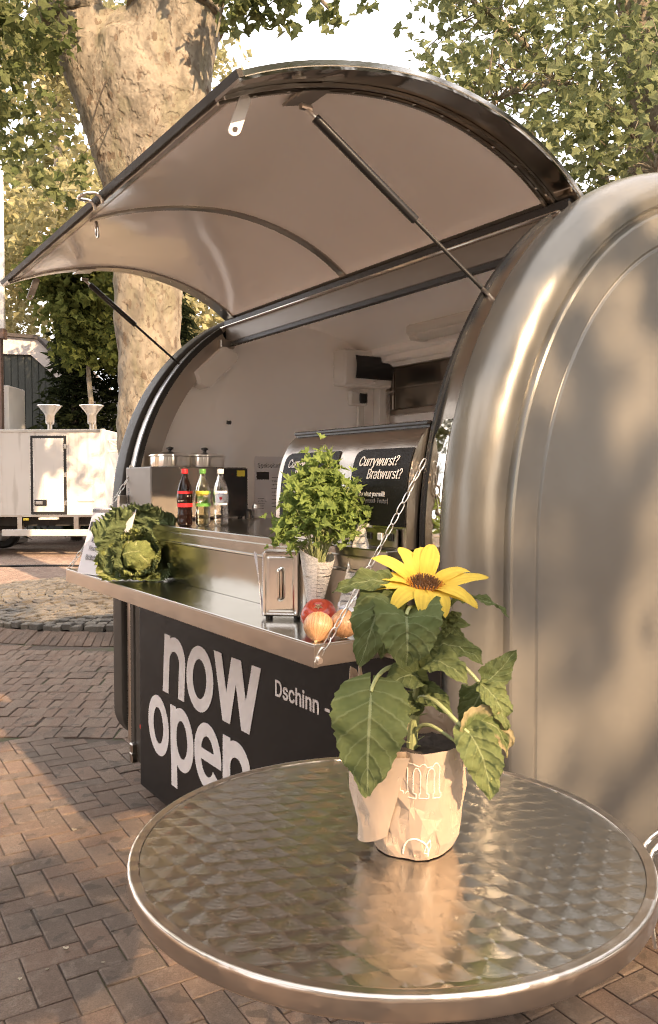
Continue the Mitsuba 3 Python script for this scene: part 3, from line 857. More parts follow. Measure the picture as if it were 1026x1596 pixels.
aw = np.linspace(0, 2 * np.pi, 145)[:-1]
tw = np.linspace(0, 1, 30)
gk = np.random.default_rng(12)
NA, NT = 38, 9
gA = np.arange(NA) * 2 * np.pi / NA
gJ = gk.normal(0, 1, (NT, NA))
gAj = gA[None] + gk.normal(0, 0.035, (NT, NA))
Rg = np.zeros((NT, NA, 3))
for j_ in range(NT):
    z = rim_height(gAj[j_]) * (j_ / (NT - 1) + (gk.normal(0, 0.018, NA) if 0 < j_ < NT - 1 else 0))
    r = paper_radius(gAj[j_], z) * (1 - 0.10 * (j_ == 0)) + 0.0016 * gJ[j_] * (0.4 if j_ == 0 else 1)
    Rg[j_] = np.stack([r * np.cos(gAj[j_]), r * np.sin(gAj[j_]), z + 0.0012], -1)
Pw = Rg + PB
wrap_ = add('paper_wrap', slab(np.concatenate([Pw, Pw[:, :1]], 1), 0.0006), 'kraft_paper', sf, smooth=9)
Pf = []
for t in np.linspace(0, 1, 7):
    af = np.linspace(2.45, 4.05 + 0.50 * t, 14)
    ga = np.sin(np.pi * (af - af[0]) / (af[-1] - af[0]))
    z0, z1 = 0.012 + 0.020 * (1 - ga), rim_height(af) * 0.98 - 0.002 + 0.0 * ga
    zz_ = z0 + (z1 - z0) * t
    r = paper_radius(af, zz_) + 0.003 + 0.019 * ga * (0.75 + 0.25 * t)
    q = np.stack([r * np.cos(af), r * np.sin(af), zz_], -1)
    q[:, :2] *= (1 + 0.022 * gk.normal(0, 1, len(q)) * ga)[:, None]
    Pf.append(q)
add('paper_flap', slab(np.array(Pf) + PB, 0.0006), 'kraft_paper', sf, smooth=9)
Pb = np.stack([np.stack([PB[0] + r * np.cos(aw), PB[1] + r * np.sin(aw), np.full(144, PB[2] + 0.002)], -1) for r in (0.048, 0.001)])
add('pot_base', grid(Pb, cv=True), 'kraft_paper', sf, smooth=False)
qs = np.random.default_rng(5)
rs = np.linspace(0.0, 0.068, 14)
Ps = np.stack([np.stack([r * np.cos(aw), r * np.sin(aw), 0.131 + 0.010 * (meshkit.fbm(np.stack([r * np.cos(aw) * 60, r * np.sin(aw) * 60, aw * 0 + 1], -1), 3, 5) - 0.3)], -1) for r in rs]) + PB
so = grid(Ps, cv=True)
so.invert()
add('soil', so, 'soil', sf, smooth=20)


gm = grid(Rg, cv=True)
PAPER_TRI = gm.vertices[gm.faces]
PAPER_TRI = PAPER_TRI[PAPER_TRI[:, :, 1].max(1) < 0.03]


def on_paper(pts, lift=0.0011):
    """outline points (angle, height) laid on the front of the paper"""
    out = []
    for a, z in pts:
        q = np.array([[math.cos(a), math.sin(a), z]])
        r = float(paper_radius(np.array([a]), np.array([z]))[0])
        best = r
        for F_ in PAPER_TRI:
            e1_, e2_ = F_[1] - F_[0], F_[2] - F_[0]
            dd_ = np.array([math.cos(a), math.sin(a), 0.0])
            M_ = np.stack([e1_, e2_, -dd_], 1)
            dt = np.linalg.det(M_)
            if abs(dt) < 1e-12:
                continue
            x_ = np.linalg.solve(M_, np.array([0, 0, z + 0.0012]) - F_[0])
            if x_[0] >= -1e-6 and x_[1] >= -1e-6 and x_[0] + x_[1] <= 1 + 1e-6 and x_[2] > 0:
                best = x_[2]
                break
        rr = best + lift
        out.append([rr * math.cos(a), rr * math.sin(a), z + 0.0012])
    return np.array(out) + PB


def outline(pts, closed=True, sub=7):
    p = np.array(pts, float)
    if closed:
        p = np.vstack([p, p[:1]])
    q = np.concatenate([p[i] + (p[i + 1] - p[i]) * np.linspace(0, 1, sub, endpoint=False)[:, None] for i in range(len(p) - 1)] + [p[-1:]])
    return q


def paper_line(pts, closed=True, r=0.0007):
    q = outline(pts, closed)
    q = np.c_[-1.62 + (q[:, 0] - 0.5) * 1.45, q[:, 1]]
    add('printed_line', tube(on_paper(q), r, 5), 'print_cream', wrap_)


# outlined letters r and m, and the loops near the foot, printed on the paper
base, xhh = 0.088, 0.046
def arc_leg(x0, w):
    o = [(x0, base), (x0 + 0.052, base), (x0 + 0.052, base + 0.026)]
    return o
def letter_m(x):
    pts = [(x, base), (x + 0.14, base), (x + 0.14, base + 0.006), (x + 0.10, base + 0.007), (x + 0.10, base + 0.030)]
    pts += [(x + 0.10 + 0.045 - 0.045 * math.cos(t), base + 0.030 + 0.011 * math.sin(t)) for t in np.linspace(0.2, 2.9, 6)]
    pts += [(x + 0.19, base + 0.007), (x + 0.175, base + 0.006), (x + 0.175, base), (x + 0.30, base), (x + 0.30, base + 0.006), (x + 0.27, base + 0.007), (x + 0.27, base + 0.030)]
    pts += [(x + 0.27 + 0.05 - 0.05 * math.cos(t), base + 0.030 + 0.011 * math.sin(t)) for t in np.linspace(0.2, 2.9, 6)]
    pts += [(x + 0.37, base + 0.007), (x + 0.355, base + 0.006), (x + 0.355, base), (x + 0.47, base), (x + 0.47, base + 0.006), (x + 0.44, base + 0.007), (x + 0.44, base + 0.032)]
    pts += [(x + 0.38 + 0.06 * math.cos(t), base + 0.034 + 0.013 * math.sin(t)) for t in np.linspace(0.1, 2.4, 6)]
    pts += [(x + 0.22 + 0.06 * math.cos(t), base + 0.034 + 0.013 * math.sin(t)) for t in np.linspace(0.7, 2.4, 5)]
    pts += [(x + 0.10, base + 0.046), (x, base + 0.046), (x, base + 0.040), (x + 0.03, base + 0.039), (x + 0.03, base + 0.007), (x, base + 0.006)]
    return pts
paper_line(letter_m(0.36))
paper_line([(0.10, base + 0.002), (0.33, base + 0.002), (0.33, base + 0.007), (0.29, base + 0.008), (0.29, base + 0.046), (0.12, base + 0.046), (0.12, base + 0.040), (0.22, base + 0.039), (0.22, base + 0.008), (0.10, base + 0.008)])
paper_line([(0.50 + 0.21 * math.cos(t), 0.006 + 0.026 * math.sin(t)) for t in np.linspace(math.pi * 0.98, 0.0, 14)], False, 0.0011)
paper_line([(0.71, 0.030), (0.74, 0.020), (0.70, 0.010), (0.63, 0.012), (0.66, 0.024), (0.71, 0.030)], False, 0.0009)

add('stem', tube(spline(cm((-0.2, 0.3, 12.4), (0.1, 0.1, 17), (0.6, 0, 21.4), (1.3, 0.2, 25.8), (2.2, 0.7, 28.7), (2.2, 1.3, 31.5), (1.7, 1.4, 33.8)), 26), np.linspace(0.0078, 0.0048, 26), 10), 'stem_green', sf)
node = np.random.default_rng(3)
add('stem_hair', cat([tube([c0, c0 + np.array([math.cos(a), math.sin(a), 0.3]) * 0.012], [0.0012, 0.0004], 4) for z in np.linspace(0.13, 0.235, 34) for a in [node.random() * 6.28] for c0 in [PB + np.array([0.003 + 0.0045 * math.cos(a), 0.0045 * math.sin(a), z])]]), 'stem_green', sf, smooth=False, kind='stuff')


def sun_leaf(sp, face, W, mat='sun_leaf', a=0.62, b=0.9, **k):
    kw = dict(n=34, m=19, fold=0.22, lobe=0.16, wave=0.045, waves=6, serr=0.12, nserr=13, bump=0.012)
    kw.update(k)
    m, uv = leaf(cm(*sp), face, heart(W * 0.01, a, b), **kw)
    add('leaf', m, mat, sf, smooth=True, uv=uv)


def petiole(*pts, r0=0.0036, r1=0.0024):
    add('leaf_stalk', tube(spline(cm(*pts), 18), np.linspace(r0, r1, 18), 8), 'stem_green', sf)


petiole((0.6, 0, 22.1), (-2.0, -2.4, 24.9), (-4.6, -5.4, 25.0), (-6.2, -8.0, 23.0))
sun_leaf([(-6.2, -8.0, 23.0), (-6.5, -10.2, 20.0), (-6.7, -10.4, 15.6), (-6.6, -9.0, 10.0)], (-0.1, -1, 0.35), 4.9, a=0.52, fold=-0.16, seed=1, lobe=0.20, bump=0.009)
petiole((1.0, 0, 25.0), (0.2, -2.5, 31.0), (-1.0, -4.6, 33.2), (-1.6, -6.0, 32.4))
sun_leaf([(-1.6, -6.0, 32.4), (-1.7, -8.3, 31.0), (-1.7, -8.8, 29.2), (-1.7, -7.6, 26.4)], (0.05, -1, 0.45), 4.3, a=0.50, fold=0.42, seed=2, lobe=0.46, wave=0.03)
sun_leaf([(-3.4, -1.0, 34.4), (-5.1, -4.0, 32.7), (-6.4, -5.5, 29.4), (-7.6, -5.0, 25.6)], (-0.35, -1, 0.2), 3.3, a=0.6, fold=0.1, seed=3)
sun_leaf([(-2.4, -1.4, 33.4), (-3.6, -3.6, 31.6), (-4.2, -4.4, 29.0), (-4.6, -4.0, 26.4)], (0.25, -1, 0.2), 2.6, a=0.6, fold=0.2, seed=13)
petiole((1.6, 0.8, 31.0), (0.2, 0.5, 33.6), (-2.0, 0.2, 35.3), (-3.4, 0, 35.8), r0=0.0022, r1=0.0016)
sun_leaf([(-3.0, 0, 35.7), (-5.7, -1.0, 36.3), (-8.2, -1.5, 35.8), (-11.2, -1.5, 34.7)], (0, -0.8, 0.75), 1.75, seed=4, lobe=0.1)
sun_leaf([(5.4, 2.4, 32.6), (8.0, 3.0, 33.3), (10.4, 2.6, 32.8), (13.4, 2.0, 30.9)], (0.1, -0.35, 1), 1.2, seed=5, lobe=0.05)
sun_leaf([(2.0, 0, 26.5), (3.8, -1.0, 27.6), (6.3, -1.5, 27.2), (8.9, -2.0, 25.1)], (0.1, -0.75, 0.8), 2.2, seed=6)
sun_leaf([(1.4, -1, 24.2), (2.9, -3.6, 25.9), (4.4, -5.2, 25.4), (6.4, -6.0, 23.4)], (0.1, -0.8, 0.7), 2.4, 'sun_leaf_pale', seed=7, bump=0.009)
sun_leaf([(1.0, -1, 22.5), (-0.8, -3.6, 24.1), (-2.6, -5.2, 23.9), (-4.6, -5.6, 22.0)], (-0.1, -0.8, 0.6), 2.5, seed=8, bump=0.009)
petiole((1.1, 0, 24.0), (2.9, -1.0, 25.9), (5.3, -2.0, 25.6), (7.4, -2.5, 24.0), (8.6, -2.8, 22.6))
sun_leaf([(8.6, -2.4, 22.7), (10.7, -0.5, 23.2), (12.4, 0.6, 24.5), (14.2, 1.4, 26.4)], (0.45, -0.8, 0.5), 2.0, seed=9, lobe=0.05)
sun_leaf([(8.5, -3.0, 22.7), (9.9, -4.0, 21.6), (10.9, -4.5, 19.8), (11.6, -4.5, 17.0)], (0.5, -0.9, 0.2), 1.9, 'sun_leaf_pale', seed=10, lobe=0.05)
sun_leaf([(8.8, -2.0, 22.3), (8.9, 0.8, 19.8), (8.0, 1.8, 17.6), (6.8, 1.8, 15.0)], (-0.3, -1, 0.0), 2.7, seed=11)
petiole((0.7, -1, 20.3), (2.5, -3.8, 20.6), (4.4, -5.4, 19.1), (6.4, -6.6, 17.3))
sun_leaf([(6.3, -6.5, 17.5), (7.3, -7.8, 16.0), (8.4, -7.9, 13.0), (9.1, -7.2, 8.9)], (0.05, -1, 0.2), 2.6, 'sun_leaf_pale', seed=12, wave=0.05, a=0.6)
sun_leaf([(6.4, -6.2, 17.5), (8.7, -5.2, 18.3), (10.4, -4.8, 17.3), (11.5, -5.0, 13.6)], (0.3, -0.9, 0.45), 2.1, 'wilted_leaf', seed=14, wave=0.07, serr=0.2)
petiole((0.4, -1, 16.0), (2.0, -3.0, 17.2), (3.7, -4.4, 16.5), (5.9, -4.8, 15.1), r0=0.003, r1=0.0018)
sun_leaf([(0.7, -0.4, 20.2), (1.9, -2.6, 21.2), (3.2, -3.6, 20.4), (4.6, -3.8, 18.6)], (0, -0.9, 0.6), 1.7, seed=15, wave=0.04)
sun_leaf([(0.3, -0.4, 18.6), (-0.4, -2.2, 19.6), (-1.2, -3.4, 19.2), (-2.2, -3.6, 17.4)], (-0.2, -0.9, 0.6), 1.3, seed=16, wave=0.05)
sun_leaf([(0.5, 1.2, 19.0), (2.6, 3.0, 20.0), (4.0, 4.4, 19.2), (5.2, 5.0, 17.4)], (0.2, -0.6, 0.8), 1.8, seed=17)
for k in range(6):      # curled bracts beside the flower
    a = k * 1.05
    sun_leaf([(4.4 + 0.5 * math.cos(a), -1.0, 31.0 + 0.5 * math.sin(a)), (4.8 + 1.3 * math.cos(a), -1.8, 30.6 + 1.2 * math.sin(a)), (5.1 + 2.2 * math.cos(a), -1.7, 30.4 + 1.9 * math.sin(a))], (0, -1, 0.2), 0.75, 'sun_leaf_pale', seed=20 + k, n=14, m=9, wave=0.06)
petiole((2.2, 0.6, 29.2), (3.2, 0.0, 30.4), (4.5, -1.0, 31.0), r0=0.003, r1=0.003)

# the flower head
FC = PB + np.array([1.5, 0.6, 35.2]) * 0.01
FA = unit([0.10, -0.27, 0.95])
FX = unit(np.cross([0, 1, 0.3], FA))
FY = np.cross(FA, FX)
flw = numbered(sf + '__flower_head')
rp = np.random.default_rng(21)
npet = 13
for k in range(npet):
    a = 2 * math.pi * (k + 0.24 * rp.normal()) / npet + 0.15
    d = FX * math.cos(a) + FY * math.sin(a)
    Lp = 0.068 * (1 + 0.12 * rp.normal())
    lift = 0.12 + 0.25 * rp.random() + (0.38 * max(0, d[1]))
    droop = 0.10 + 0.22 * max(0, -d[1]) + 0.18 * rp.random()
    sp = [FC + d * 0.012, FC + d * (0.012 + 0.35 * Lp) + FA * lift * 0.35 * Lp, FC + d * (0.012 + 0.7 * Lp) + FA * (lift * 0.6 - droop * 0.25) * Lp, FC + d * (0.010 + Lp) + FA * (lift * 0.75 - droop * 0.8) * Lp]
    m, uv = leaf(sp, FA + 0.25 * rp.normal(0, 0.5, 3), lambda s: 0.0135 * np.sin(np.pi * np.clip(0.10 + 0.90 * s, 0, 1) ** 1.15) ** 0.72 + 2e-4, n=18, m=9, fold=0.30 * rp.random(), wave=0.012, waves=3, seed=k, bump=0.0016)
    add('petal', m, 'petal', flw, smooth=True, uv=uv)
dk = np.stack([np.stack([FC + (FX * math.cos(a) + FY * math.sin(a)) * r + FA * (0.010 - 0.010 * (r / 0.024) ** 2) for a in np.linspace(0, 2 * np.pi, 30, endpoint=False)]) for r in (0.0005, 0.008, 0.014, 0.020, 0.024)])
add('disc', grid(dk, cv=True), 'floret_brown', flw, smooth=True)
fl = []
for k in range(150):
    r, a = 0.023 * math.sqrt((k + 0.5) / 150), k * 2.39996
    d = FX * math.cos(a) + FY * math.sin(a)
    p0 = FC + d * r + FA * (0.009 - 0.010 * (r / 0.024) ** 2)
    fl.append(tube([p0, p0 + unit(FA + d * 0.6 * r / 0.023) * (0.006 + 0.003 * rp.random())], [0.0011, 0.0006], 5))
add('floret', cat(fl[:90]), 'floret_brown', flw, smooth=False, kind='stuff')
add('floret', cat(fl[90:]), 'floret_orange', flw, smooth=False, kind='stuff')
for k in range(10):
    a = 2 * math.pi * k / 10
    d = FX * math.cos(a) + FY * math.sin(a)
    m, uv = leaf([FC - FA * 0.012 + d * 0.004, FC - FA * 0.006 + d * 0.018, FC - FA * 0.006 + d * 0.030, FC - FA * 0.016 + d * 0.046], FA, heart(0.009, 0.7), n=12, m=7, fold=0.2, wave=0.03, seed=k)
    add('sepal', m, 'sun_leaf', flw, smooth=True, uv=uv)

# ------------------------------------------------------------------ what stands on the serving shelf
SZ = 1.161
bsdf('newsprint', pr(lambda p, n, uv: mix((0.60, 0.57, 0.53), (0.30, 0.28, 0.26), 0.55 * smoothstep(0.45, 0.6, noise(p.x * 230 + p.z * 60, p.y * 230, p.z * 520))), 0.75))
bsdf('tomato_skin', pr(lambda p, n, uv: mix((0.30, 0.028, 0.018), (0.38, 0.065, 0.030), fine(p, 22.0)), 0.16, 0.0, specular=0.6))
bsdf('onion_skin', pr(lambda p, n, uv: mix(mix((0.42, 0.20, 0.085), (0.60, 0.36, 0.19), fbm(uv.x * 9, uv.y * 2, 1.0, 3)), (0.33, 0.15, 0.06), 0.75 * smoothstep(0.55, 0.75, noise(uv.x * 34, uv.y * 1.6, 2.0))), 0.30, 0.0, specular=0.5), lambda p, n, uv: noise(uv.x * 34, uv.y * 1.6, 2.0) + 0.5 * fine(p, 90.0), 0.0012)
bsdf('dry_root', pr((0.36, 0.26, 0.15), 0.8))
bsdf('acrylic', {'type': 'thindielectric', 'int_ior': 1.49}, two=False)


def on_shelf(u, l):
    return P3(u, l, SZ)


# napkin dispenser with napkins
nd = thing('napkin_dispenser', 'upright chromed napkin dispenser with white napkins at its side', 'napkin dispenser')
nx0, nx1, ny0, nz0, nz1 = -0.206, -0.093, 2.552, SZ + 0.010, SZ + 0.212
fr = np.array([[x, z] for x in np.linspace(0, 1, 29) for z in np.linspace(0, 1, 49)]).reshape(29, 49, 2)
ex_ = np.minimum(np.minimum(fr[..., 0], 1 - fr[..., 0]) * (nx1 - nx0), np.minimum(fr[..., 1], 1 - fr[..., 1]) * (nz1 - nz0))
ss = lambda a, b, x: np.clip((x - a) / (b - a), 0, 1) ** 2 * (3 - 2 * np.clip((x - a) / (b - a), 0, 1))
dep = 0.004 * ss(0.006, 0.011, ex_) - 0.0025 * ss(0.013, 0.018, ex_)
slot = np.hypot((fr[..., 0] - 0.5) * (nx1 - nx0), np.maximum(0, np.abs((fr[..., 1] - 0.5) * (nz1 - nz0)) - 0.040))
dep = dep - 0.007 * (1 - ss(0.005, 0.010, slot)) + 0.004 * (1 - ss(0.002, 0.0045, slot))
ch = np.stack([nx0 + fr[..., 0] * (nx1 - nx0), ny0 + dep + 0.006 * (1 - ss(0, 0.006, ex_)), nz0 + fr[..., 1] * (nz1 - nz0)], -1)
rotn = lambda m: moved(m, frame([nx0, ny0, 0], [math.cos(0.10), -math.sin(0.10), 0], [math.sin(0.10), math.cos(0.10), 0], [0, 0, 1]) @ frame([-nx0, -ny0, 0], [1, 0, 0], [0, 1, 0], [0, 0, 1]))
fp = grid(ch)
add('front_plate', rotn(fp), 'chrome', nd, smooth=40)
add('housing', rotn(cat(bx(nx0, nx1, ny0 + 0.006, ny0 + 0.095, nz1 - 0.003, nz1, 0.001), bx(nx1 - 0.002, nx1, ny0 + 0.006, ny0 + 0.095, nz0, nz1 - 0.003), bx(nx0, nx1, ny0 + 0.093, ny0 + 0.095, nz0, nz1 - 0.003), bx(nx0, nx1, ny0 + 0.006, ny0 + 0.093, nz0, nz0 + 0.002))), 'steel', nd, smooth=False)
for x in (nx0 + 0.012, nx1 - 0.012):
    for y in (ny0 + 0.015, ny0 + 0.08):
        add('foot', rotn(tube([(x, y, SZ), (x, y, nz0)], 0.006, 10)), 'rubber', nd)
for k in range(9):
    z1 = nz1 - 0.004 - 0.002 * (k % 3)
    P = np.array([[[nx0 - 0.006 - 0.034 * t * (0.45 + 0.07 * k), ny0 + 0.010 + 0.0065 * k + y, SZ + 0.008 + (z1 - SZ - 0.008) * t] for y in (0, 0.0035)] for t in np.linspace(0, 1, 10)])
    body = [slab(P, 0.0008), bx(nx0 - 0.003, nx1 - 0.004, ny0 + 0.010 + 0.0065 * k, ny0 + 0.0125 + 0.0065 * k, nz0 + 0.003, z1)]
    add('napkin', rotn(cat(body)), 'sheet_paper', nd, smooth=30)


def onion(u, l, r, label, tilt, seed):
    t = np.linspace(0, np.pi, 22)
    prof = np.c_[r * np.sin(t) ** 0.92, -0.93 * r * np.cos(t)]
    prof[-6:, 1] += np.linspace(0, 0.18 * r, 6)
    m = lathe(prof, 36)
    v = m.vertices
    m.vertices = v * (1 + 0.02 * (meshkit.noise(v * 60 + seed, seed) - 0.5)[:, None])
    nk = tube([(0, 0, 0.90 * r), (0.002, 0, 1.12 * r), (0.005, 0.002, 1.32 * r)], [0.008, 0.0045, 0.003], 7)
    rt = cat([tube([(0, 0, -0.90 * r), (0.007 * math.cos(a), 0.007 * math.sin(a), -0.98 * r)], [0.002, 0.0008], 4) for a in np.arange(8) * 0.785])
    c = on_shelf(u, l) + ZZ * r * 0.97
    ax = unit(np.array(tilt, float))
    e1_ = unit(np.cross([0.3, 0.9, 0.1], ax))
    M = frame(c, e1_, np.cross(ax, e1_), ax)
    k = thing('onion', label, 'onion')
    for nm, q, mt in (('bulb', m, 'onion_skin'), ('neck', nk, 'dry_root'), ('root', rt, 'dry_root')):
        add(nm, moved(q, M), mt, k, smooth=nm == 'bulb', uv=np.c_[np.arctan2(v[:, 1], v[:, 0]) * np.sign(np.arctan2(v[:, 1], v[:, 0])), (v[:, 2] / r)] if nm == 'bulb' else None, kind='stuff' if nm == 'root' else None)


onion(-0.040, 2.222, 0.0405, 'golden onion nearest the shelf corner, left of the other onion', (-0.1, -0.5, -0.75), 1)
onion(-0.117, 2.232, 0.0390, 'golden onion behind the chain, right of the other onion', (0.15, 0.2, 1.0), 2)
t = np.linspace(0, np.pi, 24)
m = lathe(np.c_[0.052 * np.sin(t) ** 0.85, -0.041 * np.cos(t)], 50)
v = m.vertices
an = np.arctan2(v[:, 1], v[:, 0])
rad = np.hypot(v[:, 0], v[:, 1])
v = v * np.c_[1 + 0.03 * np.cos(5 * an), 1 + 0.03 * np.cos(5 * an), np.ones(len(v))]
v[:, 2] -= 0.012 * np.exp(-(rad / 0.016) ** 2) * (v[:, 2] > 0)
m = trimesh.Trimesh(v, m.faces, process=False)
tk = thing('tomato', 'red tomato behind the two onions', 'tomato')
c = on_shelf(-0.118, 2.105) + ZZ * 0.046
ax = unit([-0.05, -0.55, 0.8])
e1_ = unit(np.cross([0.3, 0.9, 0.1], ax))
M = frame(c, e1_, np.cross(ax, e1_), ax)
add('fruit', moved(m, M), 'tomato_skin', tk, smooth=True)
add('calyx', moved(cat([tube([(0, 0, 0.03), (0.007 * math.cos(a), 0.007 * math.sin(a), 0.034), (0.013 * math.cos(a), 0.013 * math.sin(a), 0.0335)], [0.002, 0.0018, 0.0006], 5) for a in np.arange(5) * 1.257] + [tube([(0, 0, 0.029), (0.001, 0, 0.040)], 0.0022, 6)]), M), 'dry_root', tk, kind='stuff')

# savoy cabbage, its head turned to the viewer
bsdf('cabbage_outer', {'type': 'principledthin', 'base_color': proc(lambda p, n, uv: mix(mix((0.105, 0.145, 0.066), (0.200, 0.245, 0.120), fbm(p.x * 45, p.y * 45, p.z * 45, 3)), (0.30, 0.36, 0.16), 0.85 * (1 - smoothstep(0.015, 0.07, dr.abs(uv.y))) + 0.28 * (1 - smoothstep(0.0, 0.10, voronoi(uv.x * 13, uv.y * 9)[1] - voronoi(uv.x * 13, uv.y * 9)[0])))), 'roughness': 0.5, 'diff_trans': 0.45, 'eta': 1.4},
     lambda p, n, uv: dr.sqrt(voronoi(uv.x * 20, uv.y * 14)[0]) * -1.0 + 0.4 * fine(p, 90.0), 0.012, 1e-3, two=False)
bsdf('cabbage_pale', {'type': 'principledthin', 'base_color': proc(lambda p, n, uv: mix(mix((0.19, 0.235, 0.075), (0.32, 0.355, 0.13), fbm(p.x * 50, p.y * 50, p.z * 50, 3)), (0.55, 0.56, 0.30), 0.8 * (1 - smoothstep(0.015, 0.08, dr.abs(uv.y))) + 0.35 * (1 - smoothstep(0.0, 0.10, voronoi(uv.x * 12, uv.y * 8)[1] - voronoi(uv.x * 12, uv.y * 8)[0])))), 'roughness': 0.45, 'diff_trans': 0.5, 'eta': 1.4},
     lambda p, n, uv: dr.sqrt(voronoi(uv.x * 18, uv.y * 12)[0]) * -1.0 + 0.4 * fine(p, 90.0), 0.012, 1e-3, two=False)
CB = np.array([-0.826, 3.565, SZ + 0.112])
CAx = unit([-0.02, -0.92, 0.36])
CX = unit(np.cross([0, 0, 1], CAx)) * -1
CX = unit(np.cross(CAx, [0, 0, 1]))
CY = np.cross(CX, CAx)
cbg = thing('savoy_cabbage', 'green savoy cabbage with open crinkled leaves on the shelf', 'cabbage')
rc = np.random.default_rng(8)


def cab_leaf(a, L, W, open_, mat, seed, depth=0.0, wave=0.05):
    d = CX * math.cos(a) + CY * math.sin(a)
    p0 = CB - CAx * (0.085 + depth)
    pts = [p0 + d * 0.015]
    for s, r, h in ((0.35, 0.55, -0.005), (0.7, 0.86 + 0.05 * open_, 0.035 - 0.03 * open_), (1.0, 1.0 + 0.12 * open_, 0.07 - 0.09 * open_)):
        pts.append(p0 + d * L * r + CAx * (0.085 + depth) * s * 0.9 + CAx * (h - 0.02))
    pts = np.array(pts)
    pts[:, 2] = np.maximum(pts[:, 2], SZ + 0.010)
    m, uv = leaf(pts, CAx - 0.8 * d, lambda s: W * (np.sin(np.pi * (0.12 + 0.80 * s ** 0.9)) ** 0.55) * (0.35 + 0.65 * np.clip(s * 2.2, 0, 1)), n=40, m=31, fold=0.10, wave=wave, waves=7, bump=0.016, seed=seed, curl=-0.25, serr=0.07, nserr=21)
    q = m.vertices
    q = q + CAx * (0.009 * np.sin(uv[:, 0] * 44 + 7 * uv[:, 1]) * np.abs(uv[:, 1]) ** 2 * 1.3)[:, None]
    e = np.clip((uv[:, 0] - 0.75) / 0.25, 0, 1)
    q = q + CAx * (0.018 * e * np.sin(uv[:, 1] * 21 + seed))[:, None] + d * (0.008 * e * np.sin(uv[:, 1] * 26 + 2 * seed))[:, None]
    q[:, 2] = np.maximum(q[:, 2], SZ + 0.002 + 0.004 * np.abs(np.sin(q[:, 0] * 90)))
    add('leaf', trimesh.Trimesh(q, m.faces, process=False), mat, cbg, smooth=True, uv=uv)


for a, L, W, o, mt in ((0.80, 0.205, 0.095, 0.75, 'cabbage_outer'), (1.62, 0.190, 0.10, 0.4, 'cabbage_outer'), (2.05, 0.185, 0.09, 0.2, 'cabbage_outer'), (2.45, 0.165, 0.085, 0.5, 'cabbage_outer'), (1.2, 0.19, 0.095, 0.3, 'cabbage_outer'), (3.15, 0.165, 0.075, 0.9, 'cabbage_outer'), (3.95, 0.150, 0.075, 0.6, 'cabbage_outer'),
                      (5.85, 0.155, 0.085, 0.5, 'cabbage_pale'), (0.10, 0.150, 0.08, 0.3, 'cabbage_outer'), (4.95, 0.120, 0.085, 0.6, 'cabbage_pale')):
    cab_leaf(a, L * 1.16, W * 1.3, o, mt, int(a * 10), 0.0, 0.06)
for k in range(7):
    cab_leaf(k * 0.9 + 0.3, 0.105, 0.062, 0.0, ('cabbage_outer', 'cabbage_pale')[k % 2], 40 + k, -0.015, 0.045)
for k in range(6):      # the closed head: leaves that wrap over it
    a = k * 2.4 + 0.5
    d = CX * math.cos(a) + CY * math.sin(a)
    R0 = 0.060 + 0.002 * k
    pts = [CB - CAx * 0.02 + (d * math.cos(b) + CAx * math.sin(b)) * R0 for b in (-0.7, -0.1, 0.5, 1.05, 1.5, 1.85)]
    m, uv = leaf(np.array(pts), np.array([d * math.cos(b) + CAx * math.sin(b) for b in (-0.7, -0.1, 0.5, 1.05, 1.5, 1.85)]), lambda s: 0.056 * np.sin(np.pi * (0.12 + 0.78 * s)) ** 0.7, n=40, m=31, fold=0.0, curl=0.36, bump=0.012, wave=0.045, waves=6, seed=60 + k, serr=0.06, nserr=19)
    add('head_leaf', m, 'cabbage_pale', cbg, smooth=True, uv=uv)
hd = trimesh.creation.icosphere(4, 0.050)
hv = hd.vertices
hv = hv * (1 + 0.10 * (meshkit.fbm(hv * 45, 3, 4) - 0.5))[:, None] + CB - CAx * 0.02
add('heart', trimesh.Trimesh(hv, hd.faces, process=False), 'cabbage_pale', cbg, smooth=True, uv=np.c_[(hv[:, 0] - hv[:, 0].min()) * 8, (hv[:, 2] - hv[:, 2].min()) * 8])
add('stalk', tube([CB - CAx * 0.11, CB - CAx * 0.05], [0.02, 0.026], 12), 'cabbage_pale', cbg)

# menu card on its stand at the far end of the shelf
mc = thing('menu_card', 'white printed menu card leaning on a stand behind the cabbage', 'menu card')
k0, k1 = np.array([-1.176, 3.835, SZ + 0.003]), np.array([-0.917, 3.585, SZ + 0.003])
kx = unit(k1 - k0)
kn = unit(np.cross(kx, [0, 0, 1]))
ky = unit(ZZ * 0.305 - kn * 0.085 + kx * 0.012)
kn = np.cross(kx, ky)
cw, chh = 0.36, 0.315
Mc = frame(k0, kx, ky, kn)
crd = np.array([[[x, y, 0.004 * math.sin(3.0 * x / cw) * (y / chh) ** 2] for x in np.linspace(0, cw, 9)] for y in np.linspace(0, chh, 9)])
add('sheet', moved(slab(crd, -0.0006), Mc), 'sheet_paper', mc, smooth=40)
def card_text(s, x, y, h, mat='print_dark', bold=False, squeeze=0.9):
    add('lettering', moved(text(s, h, 0.0008, bold, 0.0, squeeze), Mc @ frame([x, y, 0.0045], [1, 0, 0], [0, 1, 0], [0, 0, 1])), mat, mc, smooth=False, kind='stuff')
add('logo_block', moved(bx(0.018, 0.112, 0.205, 0.245, 0.003, 0.0052), Mc), 'print_dark', mc, smooth=False)
add('band', moved(bx(0.004, 0.352, 0.292, 0.306, 0.001, 0.0050), Mc), 'print_grey', mc, smooth=False)
for j, w in enumerate((0.055, 0.068)):
    add('logo_line', moved(bx(0.105 - w, 0.105, 0.214 + 0.013 * (1 - j), 0.219 + 0.013 * (1 - j), 0.0053, 0.006), Mc), 'print_white', mc, smooth=False)
card_text('Lust auf ein', 0.130, 0.258, 0.014, 'print_grey')
